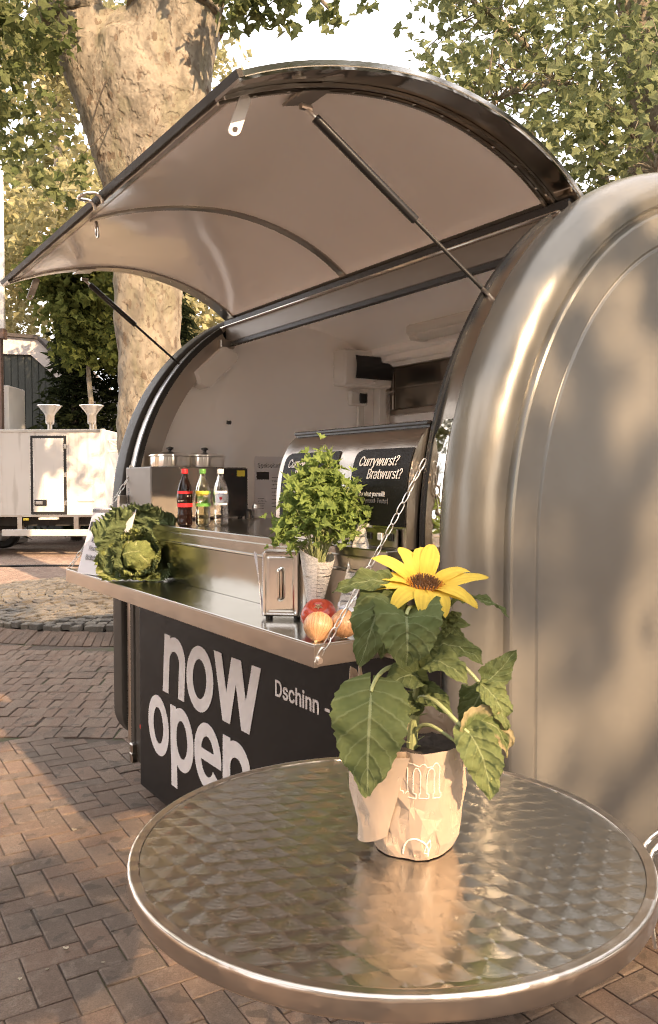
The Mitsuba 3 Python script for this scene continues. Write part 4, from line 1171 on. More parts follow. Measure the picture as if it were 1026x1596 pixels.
card_text('belegtes', 0.130, 0.233, 0.014, 'print_grey')
card_text('K\u00e4se', 0.062, 0.148, 0.022)
card_text('Fisch', 0.055, 0.110, 0.022)
card_text('Br\u00f6tchen', 0.045, 0.066, 0.024)
add('prop', moved(cat(bx(0.05, 0.31, -0.0, 0.006, -0.09, -0.004), bx(0.175, 0.185, 0.0, 0.27, -0.0085, -0.003)), Mc), 'plastic_white', mc, smooth=False)

# parsley in a newspaper cone
cn = thing('parsley_bunch', 'bunch of leafy parsley standing in a newspaper cone', 'parsley')
ct0, ct1 = np.array([-0.043, 2.432, SZ + 0.014]), np.array([-0.034, 2.420, 1.380])
a_ = np.linspace(0, 2 * np.pi * 1.12, 40)
Pc = np.array([[ct0 + (ct1 - ct0) * t + (0.0085 + 0.040 * t + 0.0010 * a) * (np.array([math.cos(a + 4.0), math.sin(a + 4.0), 0])) + ZZ * (0.024 * math.cos(a * 0.9 + 2.0) * t) for a in a_] for t in np.linspace(0, 1, 9)])
add('paper_cone', slab(Pc, 0.0006), 'newsprint', cn, smooth=30)
rgp = np.random.default_rng(4)
ci_ = np.array([[math.cos(a), math.sin(a), 0] for a in np.arange(40) * 2 * np.pi / 40])
add('holder_ring', tube(ct0 + (ct1 - ct0) * 0.68 + ci_ * 0.0425, 0.0016, 6, closed=True), 'steel_dark', cn)
for k in range(22):      # rows of newspaper print
    t, a = 0.25 + 0.032 * (k % 11) * 2, 0.55 + 1.2 * (k // 11) + 0.1 * rgp.random()
    line = [ct0 + (ct1 - ct0) * t + (0.0095 + 0.040 * t + 0.0010 * b) * np.array([math.cos(b + 4.0), math.sin(b + 4.0), 0]) + ZZ * (0.024 * math.cos(b * 0.9 + 2.0) * t) for b in np.linspace(a, a + 0.5 + 0.5 * rgp.random(), 6)]
    add('printed_row', tube(line, 0.0009, 4), 'print_grey', cn, smooth=False)
bsdf('parsley_leaf', {'type': 'principledthin', 'base_color': proc(lambda p, n, uv: mix((0.155, 0.225, 0.058), (0.29, 0.36, 0.115), fbm(p.x * 28, p.y * 28, p.z * 28, 2))), 'roughness': 0.45, 'diff_trans': 0.8, 'eta': 1.4}, two=False)


def leaflet(c, d, up, size):
    """three-lobed toothed leaflet: fans of triangles, folded along its rib"""
    d, up = unit(d), np.asarray(up, float)
    up = unit(up - d * (up @ d))
    s = np.cross(d, up)
    out = [(0.0, 0.0), (0.18, 0.10), (0.20, 0.30), (0.42, 0.55), (0.40, 0.36), (0.62, 0.42), (0.56, 0.22), (0.80, 0.20), (0.78, 0.08), (1.0, 0.0)]
    pts = out + [(x, -y) for x, y in out[-2:0:-1]]
    v = [c + d * x * size + s * y * size * 0.95 + up * (0.75 * abs(y) - 0.55 * x * x + 0.10 * math.sin(17 * x + 9 * y)) * size for x, y in pts]
    v.append(c + d * 0.45 * size - up * 0.06 * size)
    n = len(pts)
    return np.array(v), np.array([[i, (i + 1) % n, n] for i in range(n)])


bouq = ct1 + np.array([0.002, 0.0, 0.135])
for k in range(44):
    az, el = rgp.uniform(0, 2 * np.pi), math.sqrt(rgp.random())
    o = np.array([math.cos(az), math.sin(az), 0]) * el
    tip = bouq + o * np.array([0.128, 0.10, 0]) + ZZ * (0.165 * (1 - 0.95 * el ** 1.5) - 0.025 + 0.035 * rgp.normal())
    if k == 0:
        tip = bouq + np.array([0.195, -0.02, 0.010])
    if k == 1:
        tip = bouq + np.array([0.160, 0.03, -0.045])
    b0 = ct0 + (ct1 - ct0) * 0.75 + o * 0.022
    sp = spline([b0, ct1 + o * 0.032 + ZZ * 0.01, b0 * 0.4 + tip * 0.6 + ZZ * 0.02 - o * 0.01, tip], 12)
    kst = add('sprig', tube(sp, np.linspace(0.0019, 0.0010, 12), 5), 'stem_green', cn)
    V, F, nv = [], [], 0
    for j in range(24):
        t = rgp.uniform(0.66, 1.0)
        c0 = sp[int(t * 11)] + rgp.normal(0, 0.017, 3)
        dd = unit(sp[-1] - sp[-4]) * 0.5 + rgp.normal(0, 0.7, 3) + ZZ * 0.1
        vv, ff = leaflet(c0, dd, np.array([rgp.normal(0, 0.5), -0.55 + rgp.normal(0, 0.5), 0.7]), rgp.uniform(0.022, 0.046))
        V.append(vv)
        F.append(ff + nv)
        nv += len(vv)
    add('leaf_spray', trimesh.Trimesh(np.vstack(V), np.vstack(F), process=False), 'parsley_leaf', kst, smooth=False, kind='stuff')

# clear holder with a printed strip, leaning by the parsley
st = thing('price_list_holder', 'leaning clear holder with a narrow newsprint price strip beside the parsley', 'menu holder')
h0, h1 = np.array([0.034, 2.36, SZ + 0.002]), np.array([0.108, 2.405, 1.468])
hx = unit([0.94, -0.34, 0])
hy = unit(h1 - h0)
hz = np.cross(hx, hy)
Mh = frame(h0, hx, hy, hz)
Lh = np.linalg.norm(h1 - h0)
add('strip', moved(bx(-0.025, 0.025, 0.0, Lh, -0.0004, 0.0004), Mh), 'newsprint', st, smooth=False)
add('cover', moved(bx(-0.027, 0.027, -0.001, Lh + 0.004, 0.002, 0.0035), Mh), 'acrylic', st, smooth=False)
for k in range(13):
    w = 0.018 + 0.022 * rgp.random()
    add('printed_row', moved(bx(-0.020, -0.020 + w, 0.018 + k * 0.0215, 0.0225 + k * 0.0215, 0.0005, 0.0009), Mh), 'print_grey', st, smooth=False)
add('foot', moved(bx(-0.027, 0.027, 0, 0.006, -0.03, 0.004), Mh), 'plastic_black', st, smooth=False)

# ------------------------------------------------------------------ what stands on the counter inside
CZ = 1.40
bsdf('cola', pr((0.008, 0.003, 0.002), 0.08, 0.0, specular=0.45))
bsdf('lemonade', {'type': 'principled', 'base_color': rgb(0.86, 0.80, 0.52), 'roughness': 0.06, 'spec_trans': 0.92, 'eta': 1.33}, two=False)
bsdf('clear_bottle', {'type': 'dielectric', 'int_ior': 1.33}, two=False)
bsdf('label_red', pr((0.50, 0.02, 0.025), 0.35))
bsdf('label_green', pr((0.10, 0.26, 0.05), 0.35))
bsdf('label_yellow', pr((0.66, 0.52, 0.06), 0.4))
bsdf('label_white', pr((0.68, 0.68, 0.70), 0.4))
bsdf('label_blue', pr((0.10, 0.14, 0.30), 0.4))


def wrapped(m, c, r, mid, ang):
    """flat lettering bent round an upright cylinder, facing angle ang"""
    v = m.vertices
    a = ang + (v[:, 0] - mid) / r
    rr = r + v[:, 2]
    return trimesh.Trimesh(np.c_[c[0] + rr * np.cos(a), c[1] + rr * np.sin(a), c[2] + v[:, 1]], m.faces, process=False)


def bottle(u, l, body, cap, label, cat_, lab, name='bottle'):
    c = P3(u, l, CZ)
    k = thing('soft_drink_bottle', label, cat_)
    prof = [(0, 0.004), (0.020, 0.0), (0.028, 0.004), (0.0315, 0.016), (0.0305, 0.034), (0.0315, 0.048), (0.0295, 0.066), (0.0300, 0.085), (0.0318, 0.095), (0.0318, 0.142), (0.0300, 0.152), (0.0255, 0.172), (0.0185, 0.192), (0.0125, 0.208), (0.0115, 0.226), (0.0, 0.226)]
    p = spline(prof[1:-1], 46)
    m = lathe(np.vstack([[(0, 0.004)], p, [(0, 0.226)]]), 40, c)
    v = m.vertices
    an = np.arctan2(v[:, 1] - c[1], v[:, 0] - c[0])
    w = np.exp(-((v[:, 2] - c[2] - 0.045) / 0.03) ** 2)
    s = 1 + 0.03 * w * np.cos(5 * an)
    v = np.c_[c[0] + (v[:, 0] - c[0]) * s, c[1] + (v[:, 1] - c[1]) * s, v[:, 2]]
    m = trimesh.Trimesh(v, m.faces, process=False)
    m.fix_normals()
    add('body', m, body, k, smooth=True)
    cp = lathe([(0, 0.243), (0.0125, 0.243), (0.0142, 0.240), (0.0142, 0.224), (0.0125, 0.222), (0, 0.222)], 26, c)
    add('cap', cp, cap, k, smooth=30)
    fa = math.atan2(-c[1], -c[0])
    for nm, z0, z1, r, a0, a1, mt in lab[0]:
        aa = np.linspace(fa - a0, fa + a1, 30)
        add(nm, slab(np.array([[[c[0] + r * math.cos(a), c[1] + r * math.sin(a), c[2] + z] for a in aa] for z in (z0, z1)]), -0.0003), mt, k, smooth=40)
    for s_, z, h, mt, it, sq, rot in lab[1]:
        tm = text(s_, h, 0.0004, True, it, sq, rot)
        mid = (tm.vertices[:, 0].min() + tm.vertices[:, 0].max()) / 2
        add('lettering', wrapped(tm, c + ZZ * z, 0.0330, mid, fa), mt, k, smooth=False, kind='stuff')
    return k


bottle(-0.262, 0.84, 'cola', 'label_red', 'dark cola bottle with red label, left of the three bottles', 'bottle', ([('label', 0.082, 0.150, 0.0324, math.pi, math.pi, 'label_red')], [('Coca-Cola', 0.106, 0.0190, 'print_white', 0.35, 0.46, 0.10)]))
bottle(-0.332, 0.868, 'lemonade', 'label_green', 'lemonade bottle with green and yellow label, middle of the three bottles', 'bottle', ([('label', 0.084, 0.150, 0.0324, math.pi, math.pi, 'label_green'), ('label', 0.128, 0.150, 0.0326, 1.2, 0.8, 'label_yellow')], [('Sprite', 0.098, 0.0200, 'print_white', 0.2, 0.7, 0.35)]))
wk = bottle(-0.398, 0.905, 'clear_bottle', 'print_white', 'clear water bottle with pale label, right of the three bottles', 'bottle', ([('label', 0.090, 0.150, 0.0322, 1.0, 1.0, 'label_white')], [('WASSER', 0.136, 0.0065, 'label_blue', 0, 0.8, 0.0)]))
cw_ = P3(-0.398, 0.905, CZ)
add('emblem', wrapped(moved(extr([(-0.006, 0.006), (0.006, 0.006), (0.006, -0.001), (0, -0.008), (-0.006, -0.001)], 0.0004), np.eye(4)), cw_ + ZZ * 0.118, 0.0330, 0, math.atan2(-cw_[1], -cw_[0])), 'label_red', wk, smooth=False)

wm = thing('soup_warmer', 'steel soup warmer box with two lidded pots beside the bottles', 'soup warmer')
add('case', loc(bx(-0.815, -0.30, 0.02, 0.36, CZ + 0.012, 1.660, 0.006)), 'warmer_steel', wm, smooth=False)
add('side_panel', loc(bx(-0.815, -0.66, 0.36, 0.364, CZ + 0.014, 1.655)), 'plastic_black', wm, smooth=False)
add('sticker', loc(bx(-0.80, -0.755, 0.3645, 0.366, 1.615, 1.645)), 'label_yellow', wm, smooth=False)
for u in (-0.47, -0.66):
    pp = lathe([(0, 1.66), (0.098, 1.66), (0.10, 1.664), (0.10, 1.712), (0.108, 1.716), (0.108, 1.720), (0.0, 1.720)], 44, (u, 0.19, 0))
    k = add('pot', loc(pp), 'chrome', wm, smooth=30)
    ld = lathe([(0.1, 1.7205), (0.1, 1.724), (0.05, 1.735), (0.0, 1.738)], 44, (u, 0.19, 0))
    add('lid', loc(ld), 'chrome', k, smooth=30)
    add('knob', loc(lathe([(0.008, 1.737), (0.008, 1.747), (0.018, 1.752), (0.018, 1.760), (0.0, 1.764)], 18, (u, 0.19, 0))), 'plastic_black', k, smooth=30)
for u in (-0.33, -0.79):
    for l in (0.05, 0.33):
        add('foot', loc(tube([(u, l, CZ), (u, l, CZ + 0.014)], 0.012, 10)), 'rubber', wm)

sk = thing('salt_shaker', 'small glass shaker with steel cap in front of the soup warmer', 'shaker')
add('jar', loc(lathe([(0, CZ + 0.003), (0.018, CZ + 0.001), (0.021, CZ + 0.01), (0.019, CZ + 0.05), (0.0, CZ + 0.052)], 24, (-0.845, 0.40, 0))), 'clear_bottle', sk, smooth=30)
add('cap', loc(lathe([(0, CZ + 0.078), (0.015, CZ + 0.076), (0.02, CZ + 0.066), (0.02, CZ + 0.0525), (0, CZ + 0.0525)], 24, (-0.845, 0.40, 0))), 'chrome', sk, smooth=30)
pk = thing('pepper_pot', 'small black spice pot between warmer and glass shaker', 'shaker')
add('jar', loc(lathe([(0, CZ + 0.0015), (0.017, CZ + 0.001), (0.018, CZ + 0.04), (0.012, CZ + 0.05), (0, CZ + 0.052)], 20, (-0.79, 0.42, 0))), 'plastic_black', pk, smooth=30)
wb = thing('glass_bottle', 'tall empty clear glass bottle behind the soup warmer', 'bottle')
gb = lathe([(0, CZ + 0.003), (0.030, CZ + 0.001), (0.033, CZ + 0.01), (0.033, CZ + 0.30), (0.026, CZ + 0.36), (0.0125, CZ + 0.42), (0.0115, CZ + 0.50), (0, CZ + 0.50)], 30, (-0.88, 0.03, 0))
gb.fix_normals()
add('body', loc(gb), 'clear_bottle', wb, smooth=40)
add('stopper', loc(lathe([(0, CZ + 0.520), (0.013, CZ + 0.519), (0.013, CZ + 0.501), (0, CZ + 0.501)], 20, (-0.88, 0.03, 0))), 'rubber', wb, smooth=30)

# menu sheet on the far end wall
ms = thing('wall_menu', 'white menu sheet stuck on the end wall beside the soup warmer', 'menu')
Mw = frame(P3(-1.068, -0.025, 1.405), -N, ZZ, D)
add('sheet', moved(bx(0, 0.215, 0, 0.325, 0, 0.0012), Mw), 'sheet_paper', ms, smooth=False)
def wall_text(s, x, y, h, mt='print_dark', bold=False):
    add('lettering', moved(text(s, h, 0.0006, bold, 0, 0.85), Mw @ frame([x, y, 0.0012], [1, 0, 0], [0, 1, 0], [0, 0, 1])), mt, ms, smooth=False, kind='stuff')
wall_text('Speisekarte', 0.018, 0.262, 0.026)
add('logo_block', moved(bx(0.012, 0.092, 0.195, 0.238, 0.0012, 0.002), Mw), 'print_dark', ms, smooth=False)
for k in range(9):
    add('printed_row', moved(bx(0.11, 0.16 + 0.04 * rgp.random(), 0.205 - k * 0.021, 0.209 - k * 0.021, 0.0012, 0.0018), Mw), 'print_grey', ms, smooth=False)
for k in range(5):
    add('printed_row', moved(bx(0.02, 0.05 + 0.03 * rgp.random(), 0.085 - k * 0.014, 0.088 - k * 0.014, 0.0012, 0.0018), Mw), 'print_grey', ms, smooth=False)

# the grill hood with its two black signs
GP = spline([(-0.268, 1.402), (-0.268, 1.47), (-0.270, 1.54), (-0.278, 1.61), (-0.300, 1.68), (-0.345, 1.742)], 40)
gs = np.r_[0, np.cumsum(np.linalg.norm(np.diff(GP, axis=0), axis=1))]
gt = np.gradient(GP, axis=0)
gn = np.c_[gt[:, 1], -gt[:, 0]] / np.linalg.norm(gt, axis=1, keepdims=True)


def hood(s, l, off):
    f = lambda A: np.interp(s, gs, A)
    return np.stack([f(GP[:, 0]) + off * f(gn[:, 0]), np.broadcast_to(l, np.shape(s)) + 0 * np.asarray(s), f(GP[:, 1]) + off * f(gn[:, 1])], -1)


gh = thing('grill_hood', 'curved steel grill guard carrying two black menu signs', 'grill')
sg = np.linspace(0, gs[-1], 30)
G0, G1 = 1.60, 2.316
add('guard', loc(slab(np.stack([hood(sg, l, 0) for l in np.linspace(G0, G1, 6)], 1), -0.003)), 'steel', gh, smooth=40)
prof = np.array([(u, z) for u, z in GP[::3]] + [GP[-1].tolist()] + [(-0.76, 1.755), (-0.76, 1.402)])
for l0, l1 in ((G0, G0 + 0.004), (G1 - 0.004, G1)):
    m = extr(prof, l1 - l0)
    v = m.vertices
    add('side_wall', loc(trimesh.Trimesh(np.c_[v[:, 0], l0 + v[:, 2], v[:, 1]], m.faces[:, ::-1], process=False)), 'steel', gh, smooth=False)
add('top_plate', loc(cat(bx(-0.76, -0.35, G0, G1, 1.744, 1.750), bx(-0.362, -0.342, G0, G1, 1.7505, 1.762, 0.003))), 'plastic_black', gh, smooth=False)
add('control_strip', loc(bx(-0.262, -0.255, 2.07, 2.29, 1.405, 1.458, 0.002)), 'steel_dark', gh, smooth=False)
for k in range(4):
    add('rocker', loc(bx(-0.2545, -0.250, 2.105 + 0.05 * k, 2.127 + 0.05 * k, 1.424, 1.445, 0.003)), 'plastic_black' if k % 2 else 'plastic_white', gh, smooth=False)


def sign(l0, l1, lab):
    s0, s1 = 0.062, 0.287
    w, h = l1 - l0, s1 - s0
    rr = 0.03
    S_ = np.linspace(s0, s1, 30)
    rows = []
    for s in S_:
        q = max(0.0, s - (s1 - rr))
        cut = rr - math.sqrt(max(0, rr * rr - q * q))
        rows.append(hood(np.full(8, s), np.linspace(l0 + cut, l1, 8), 0.004))
    k = add('sign', loc(slab(np.array(rows), -0.002)), 'banner_black', gh, smooth=40, label=lab)
    def put(s_, x, y, hgt, mt, bold=False, it=0.2, sq=0.82):
        m = text(s_, hgt, 0.0008, bold, it, sq)
        v = m.vertices
        q = hood(s0 + y + v[:, 1], 0.0, 0.0062)
        g = hood(s0 + y + v[:, 1], 0.0, 0.0062 + 0.0)
        q = hood(s0 + y + v[:, 1], 0.0, 0.0)
        q2 = hood(s0 + y + v[:, 1], 0.0, 1.0) - q
        q = q + q2 * (0.0066 + v[:, 2])[:, None]
        q[:, 1] = l0 + x + v[:, 0]
        add('lettering', loc(trimesh.Trimesh(q, m.faces, process=False)), mt, k, smooth=False, kind='stuff')
    put('Currywurst?', 0.030, 0.172, 0.029, 'print_white')
    put('Bratwurst?', 0.080, 0.134, 0.029, 'print_white')
    put('Do what you will!', 0.052, 0.084, 0.0125, 'print_white', True, 0.0, 0.9)
    put('(Currywood-Tester)', 0.045, 0.065, 0.0125, 'print_grey', False, 0.0, 0.9)


sign(1.632, 1.955, 'black menu sign behind the parsley, farther of the two')
sign(2.045, 2.314, 'black menu sign behind the near chain')

# wire bar chair at the right edge of the frame
wc = thing('wire_chair', 'chromed wire bar chair just behind the right edge of the table', 'chair')
cx_, cy_, ct_ = 0.822, 1.46, 0.905
t = np.linspace(0.0, np.pi, 26)
for r, dz, nm in ((0.255, 0.0, 'back_rail'), (0.240, -0.014, 'back_rail')):
    q = np.c_[cx_ - r * np.cos(t) * 1.0, cy_ + 0.10 * np.sin(t), ct_ + dz + 0.05 * np.sin(t) - 0.012 * np.cos(t) * 0 - 0.0]
    q = np.vstack([[q[0, 0] + 0.015, q[0, 1] - 0.02, 0.76], q, [q[-1, 0] - 0.015, q[-1, 1] - 0.02, 0.76]])
    add(nm, tube(q, 0.0042, 8), 'chrome', wc)
q = np.c_[cx_ - 0.225 * np.cos(t), cy_ - 0.01 + 0.06 * np.sin(t), ct_ - 0.045 + 0.04 * np.sin(t)]
add('back_rail', tube(q, 0.0035, 8), 'chrome', wc)
for k in range(7):
    x = cx_ - 0.16 + 0.053 * k
    add('back_wire', tube(spline([(x, cy_ + 0.07, ct_ + 0.035), (x, cy_ + 0.05, 0.86), (x, cy_ - 0.02, 0.765), (x, cy_ - 0.34, 0.76)], 20), 0.003, 6), 'chrome', wc)
ring = np.array([(cx_ + 0.24 * math.cos(a), cy_ - 0.17 + 0.19 * math.sin(a), 0.757) for a in np.arange(40) * math.pi / 20])
add('seat', tube(ring, 0.006, 8, closed=True), 'chrome', wc)
for sx in (-1, 1):
    for sy in (-1, 1):
        add('leg', tube([(cx_ + 0.17 * sx, cy_ - 0.17 + 0.13 * sy, 0.755), (cx_ + 0.24 * sx, cy_ - 0.17 + 0.20 * sy, 0.004)], 0.008, 8), 'chrome', wc)

# ------------------------------------------------------------------ trees
def bark_color(p, n, uv):
    w = fbm(p.x * 3.0, p.y * 3.0, p.z * 1.6, 3)
    q = fbm(p.x * 11.0 + 3.0 * w, p.y * 11.0, p.z * 3.6, 4)
    c = mix((0.165, 0.142, 0.110), (0.265, 0.23, 0.18), smoothstep(0.30, 0.64, q))
    c = mix(c, (0.19, 0.175, 0.115), 0.55 * smoothstep(0.52, 0.68, fbm(p.x * 5.0, p.y * 5.0, p.z * 1.3 + 9.0, 4)))
    fl = smoothstep(0.66, 0.70, fbm(p.x * 13.0, p.y * 13.0, p.z * 4.5 + 4.0, 4))
    c = mix(c, (0.125, 0.088, 0.060), 0.8 * fl)
    return mix(c, (0.14, 0.10, 0.068), 0.6 * smoothstep(0.66, 0.72, fbm(p.x * 30, p.y * 30, p.z * 16, 2)))


def bark_bump(p, n, uv):
    w = fbm(p.x * 3.0, p.y * 3.0, p.z * 1.6, 3)
    return smoothstep(0.36, 0.58, fbm(p.x * 7.5 + 2.0 * w, p.y * 7.5, p.z * 3.2, 4)) * 0.8 + smoothstep(0.60, 0.66, fbm(p.x * 13.0, p.y * 13.0, p.z * 7.0 + 4.0, 3)) * -0.6 + 0.7 * fbm(p.x * 32, p.y * 32, p.z * 18, 3)


bsdf('plane_bark', pr(bark_color, 0.8, 0.0, specular=0.25), bark_bump, 0.017, 4e-3)
bsdf('dark_bark', pr((0.06, 0.045, 0.033), 0.9))
vc = {'type': 'mesh_attribute', 'name': 'vertex_color'}
bsdf('tree_leaf', {'type': 'principledthin', 'base_color': vc, 'roughness': 0.5, 'diff_trans': 1.0, 'eta': 1.4}, two=False)

STAR = np.array([(0.0, 0.0), (0.22, 0.10), (0.14, 0.42), (0.40, 0.30), (0.52, 0.56), (0.62, 0.26), (1.0, 0.0), (0.62, -0.26), (0.52, -0.56), (0.40, -0.30), (0.14, -0.42), (0.22, -0.10)])
SPRAY = np.array([(0.0, 0.0), (0.35, 0.42), (0.62, 0.20), (1.0, 0.0), (0.55, -0.40), (0.30, -0.22)])
NEEDLE = np.array([(0.0, 0.0), (0.3, 0.16), (1.0, 0.0), (0.3, -0.16)])


def leaf_cloud(C, size, shape, rg, tint, spread=0.35, hang=0.35, norm_up=0.6):
    """one leaf at each point of C: (mesh, per-vertex colour)"""
    n, k = len(C), len(shape)
    a = rg.uniform(0, 2 * np.pi, n)
    d = np.c_[np.cos(a), np.sin(a), -hang + rg.normal(0, spread, n)]
    d = unit(d)
    up = unit(np.c_[rg.normal(0, 0.6, n), rg.normal(0, 0.6, n), np.full(n, norm_up) + rg.normal(0, 0.3, n)])
    up = unit(up - d * (up * d).sum(1, keepdims=True))
    s = np.cross(d, up)
    sz = size * rg.uniform(0.65, 1.25, n)
    x, y = shape[:, 0], shape[:, 1]
    z = 0.30 * np.abs(y) - 0.22 * x ** 2
    V = C[:, None] + sz[:, None, None] * (d[:, None] * x[None, :, None] + s[:, None] * y[None, :, None] + up[:, None] * z[None, :, None])
    F = np.array([[0, i, i + 1] for i in range(1, k - 1)])
    F = (F[None] + (np.arange(n) * k)[:, None, None]).reshape(-1, 3)
    t = rg.random((n, 1))
    w = rg.uniform(0.75, 1.25, (n, 1))
    col = (np.array(tint[0]) * (1 - t) + np.array(tint[1]) * t) * w
    return trimesh.Trimesh(V.reshape(-1, 3), F, process=False), np.repeat(col, k, axis=0)


def blob_points(blobs, rg, clump=2.0, cut=0.42, seed=1):
    """leaf places in ellipsoid blobs (x, y, z, rx, ry, rz, n), thinned by noise into clumps and gaps"""
    out = []
    for x, y, z, rx, ry, rz, n in blobs:
        q = unit(rg.normal(size=(int(n * 2.2), 3))) * (rg.random((int(n * 2.2), 1)) ** 0.42)
        p = q * [rx, ry, rz] + [x, y, z]
        f = meshkit.fbm(p * clump * 0.5, 3, seed)
        p = p[f > cut]
        out.append(p[:n])
    return np.vstack(out)


def twigs(C, roots, rg, n, r=0.012):
    out = []
    for k in range(n):
        c = C[rg.integers(len(C))]
        b = roots[np.argmin(np.linalg.norm(roots - c, axis=1))]
        m_ = (b + c) / 2 + rg.normal(0, 0.18, 3) + [0, 0, 0.12]
        out.append(tube(spline([b, m_, c], 7), np.linspace(r, 0.003, 7), 4, caps=False))
    return cat(out)


def limb(path, r0, r1, n=16, sides=10):
    return tube(spline(path, n), np.linspace(r0, r1, n), sides)


def rough(m, amp, f, seed):
    v = m.vertices
    nn = np.array(m.vertex_normals)
    return trimesh.Trimesh(v + nn * (amp * (meshkit.fbm(v * f, 3, seed) - 0.5))[:, None], m.faces, process=False)


G_OLIVE = ((0.085, 0.090, 0.028), (0.150, 0.145, 0.050))
G_MID = ((0.085, 0.098, 0.032), (0.175, 0.178, 0.066))
G_DARK = ((0.018, 0.024, 0.011), (0.036, 0.044, 0.020))
rt_ = np.random.default_rng(31)

# the big plane tree whose trunk stands behind the trailer
bt = thing('plane_tree', 'big plane tree with a pale mottled forked trunk behind the trailer', 'tree')
zt = np.linspace(-0.05, 7.45, 120)
ht = np.linspace(0, 2 * np.pi, 72, endpoint=False)
c1x, c1r = np.interp(zt, [0, 5.0, 6.0, 7.45], [-2.30, -2.42, -2.70, -3.22]), np.interp(zt, [-0.05, 0.3, 1.4, 3.2, 5.0, 6.0, 7.45], [0.54, 0.44, 0.37, 0.345, 0.375, 0.43, 0.42])
c2x, c2r = np.interp(zt, [0, 5.0, 6.0, 7.45], [-2.30, -2.18, -2.06, -1.93]), np.interp(zt, [-0.05, 0.3, 1.4, 3.2, 5.0, 6.0, 7.45], [0.54, 0.44, 0.37, 0.345, 0.40, 0.54, 0.62])
ox = np.interp(zt, [0, 5.0, 6.0, 7.45], [-2.30, -2.27, -2.28, -2.50])


def ray_circle(cx, cr):
    d = (cx - ox)[:, None]
    b = d * np.cos(ht)
    q = cr[:, None] ** 2 - (d * np.sin(ht)) ** 2
    return np.where((q > 0), b + np.sqrt(np.maximum(q, 0)), 0.02)


c3r = np.interp(zt, [0, 4.6, 5.6, 6.5, 7.0, 7.45], [0.26, 0.32, 0.52, 0.70, 0.60, 0.25])
KS = 12
RT = np.log(np.exp(KS * ray_circle(c1x, c1r)) + np.exp(KS * ray_circle(c2x, c2r)) + np.exp(KS * ray_circle(ox, c3r))) / KS - 0.05
tm = grid(np.stack([ox[:, None] + RT * np.cos(ht), 10.6 + RT * np.sin(ht) * 0.96, np.broadcast_to(zt[:, None], RT.shape)], -1), cv=True)
l1 = tube(spline([(-3.19, 10.6, 7.35), (-3.45, 10.5, 8.2), (-3.8, 10.4, 9.0), (-5.2, 10.2, 11.6)], 34), np.linspace(0.40, 0.14, 34), 30)
l2 = tube(spline([(-1.94, 10.6, 7.35), (-1.85, 10.7, 8.2), (-1.5, 10.9, 9.6), (-0.6, 11.4, 12.5)], 34), np.linspace(0.61, 0.20, 34), 36)
trk = add('trunk', rough(rough(tm, 0.10, 2.2, 3), 0.035, 9.0, 5), 'plane_bark', bt, smooth=True)
add('limb', rough(rough(l1, 0.10, 2.5, 4), 0.03, 9.0, 6), 'plane_bark', bt, smooth=True)
add('limb', rough(rough(l2, 0.10, 2.5, 5), 0.03, 9.0, 7), 'plane_bark', bt, smooth=True)
bc = [(-3.75, 9.6, 6.95, 0.95, 1.0, 0.60, 600), (-4.0, 9.9, 5.95, 0.85, 1.2, 0.50, 400), (-3.35, 9.7, 5.30, 0.55, 0.8, 0.42, 190), (-5.4, 9.6, 7.2, 1.4, 1.6, 0.9, 600), (-3.6, 9.4, 8.4, 1.6, 1.6, 0.8, 600), (-1.05, 9.7, 7.08, 0.36, 0.5, 0.42, 130), (-0.45, 9.7, 7.15, 0.45, 0.5, 0.40, 130), (0.05, 9.8, 6.98, 0.26, 0.4, 0.46, 85), (0.36, 9.8, 7.25, 0.20, 0.4, 0.30, 40), (-0.7, 9.7, 7.9, 1.0, 0.8, 0.4, 160),
      (-6.2, 9.0, 10.0, 2.6, 2.6, 1.5, 1700), (-2.5, 9.5, 11.2, 3.2, 3.2, 1.8, 2500), (1.2, 11.0, 11.5, 2.8, 2.8, 1.6, 1700), (-3.5, 12.8, 10.4, 3.2, 2.4, 1.8, 1900), (-7.0, 12.5, 8.2, 1.8, 2.0, 1.2, 900), (-2.0, 7.0, 11.0, 2.6, 2.4, 1.4, 1500), (-5.0, 7.2, 9.6, 2.0, 1.8, 1.0, 1000)]
C = blob_points(bc, rt_, 2.2, 0.46, 2)
roots = np.vstack([spline([(-2.72, 10.5, 6.4), (-3.7, 10.4, 9.0), (-5.2, 10.2, 11.6)], 20), spline([(-1.92, 10.7, 7.8), (-1.5, 10.9, 9.6), (-0.6, 11.4, 12.5)], 20), spline([(-3.3, 10.3, 8.2), (-3.9, 9.8, 7.6), (-4.2, 9.7, 6.2)], 14), spline([(-1.7, 10.6, 8.8), (-1.0, 9.8, 8.2), (-0.35, 9.75, 7.4)], 14), spline([(-2.0, 10.7, 9.0), (-2.1, 8.6, 10.8), (-2.0, 6.8, 11.0)], 14)])
add('branch', cat(limb([(-3.3, 10.3, 8.2), (-3.9, 9.8, 7.6), (-4.2, 9.7, 6.2)], 0.09, 0.03), limb([(-1.7, 10.6, 8.8), (-1.0, 9.8, 8.2), (-0.35, 9.75, 7.45), (0.05, 9.75, 7.0)], 0.045, 0.02), limb([(-1.1, 9.75, 8.3), (-1.15, 9.7, 7.5), (-1.3, 9.7, 6.7)], 0.035, 0.012), limb([(-2.0, 10.7, 9.0), (-2.1, 8.6, 10.8), (-2.0, 6.8, 11.0)], 0.16, 0.05)), 'plane_bark', bt, smooth=30, kind='stuff')
m, col = leaf_cloud(C, 0.135, STAR, rt_, ((0.122, 0.152, 0.060), (0.235, 0.258, 0.12)))
cr_ = add('crown', m, 'tree_leaf', bt, smooth=False, color=col, kind='stuff')
add('twigs', twigs(C, roots, rt_, 260), 'dark_bark', bt, smooth=False, kind='stuff')

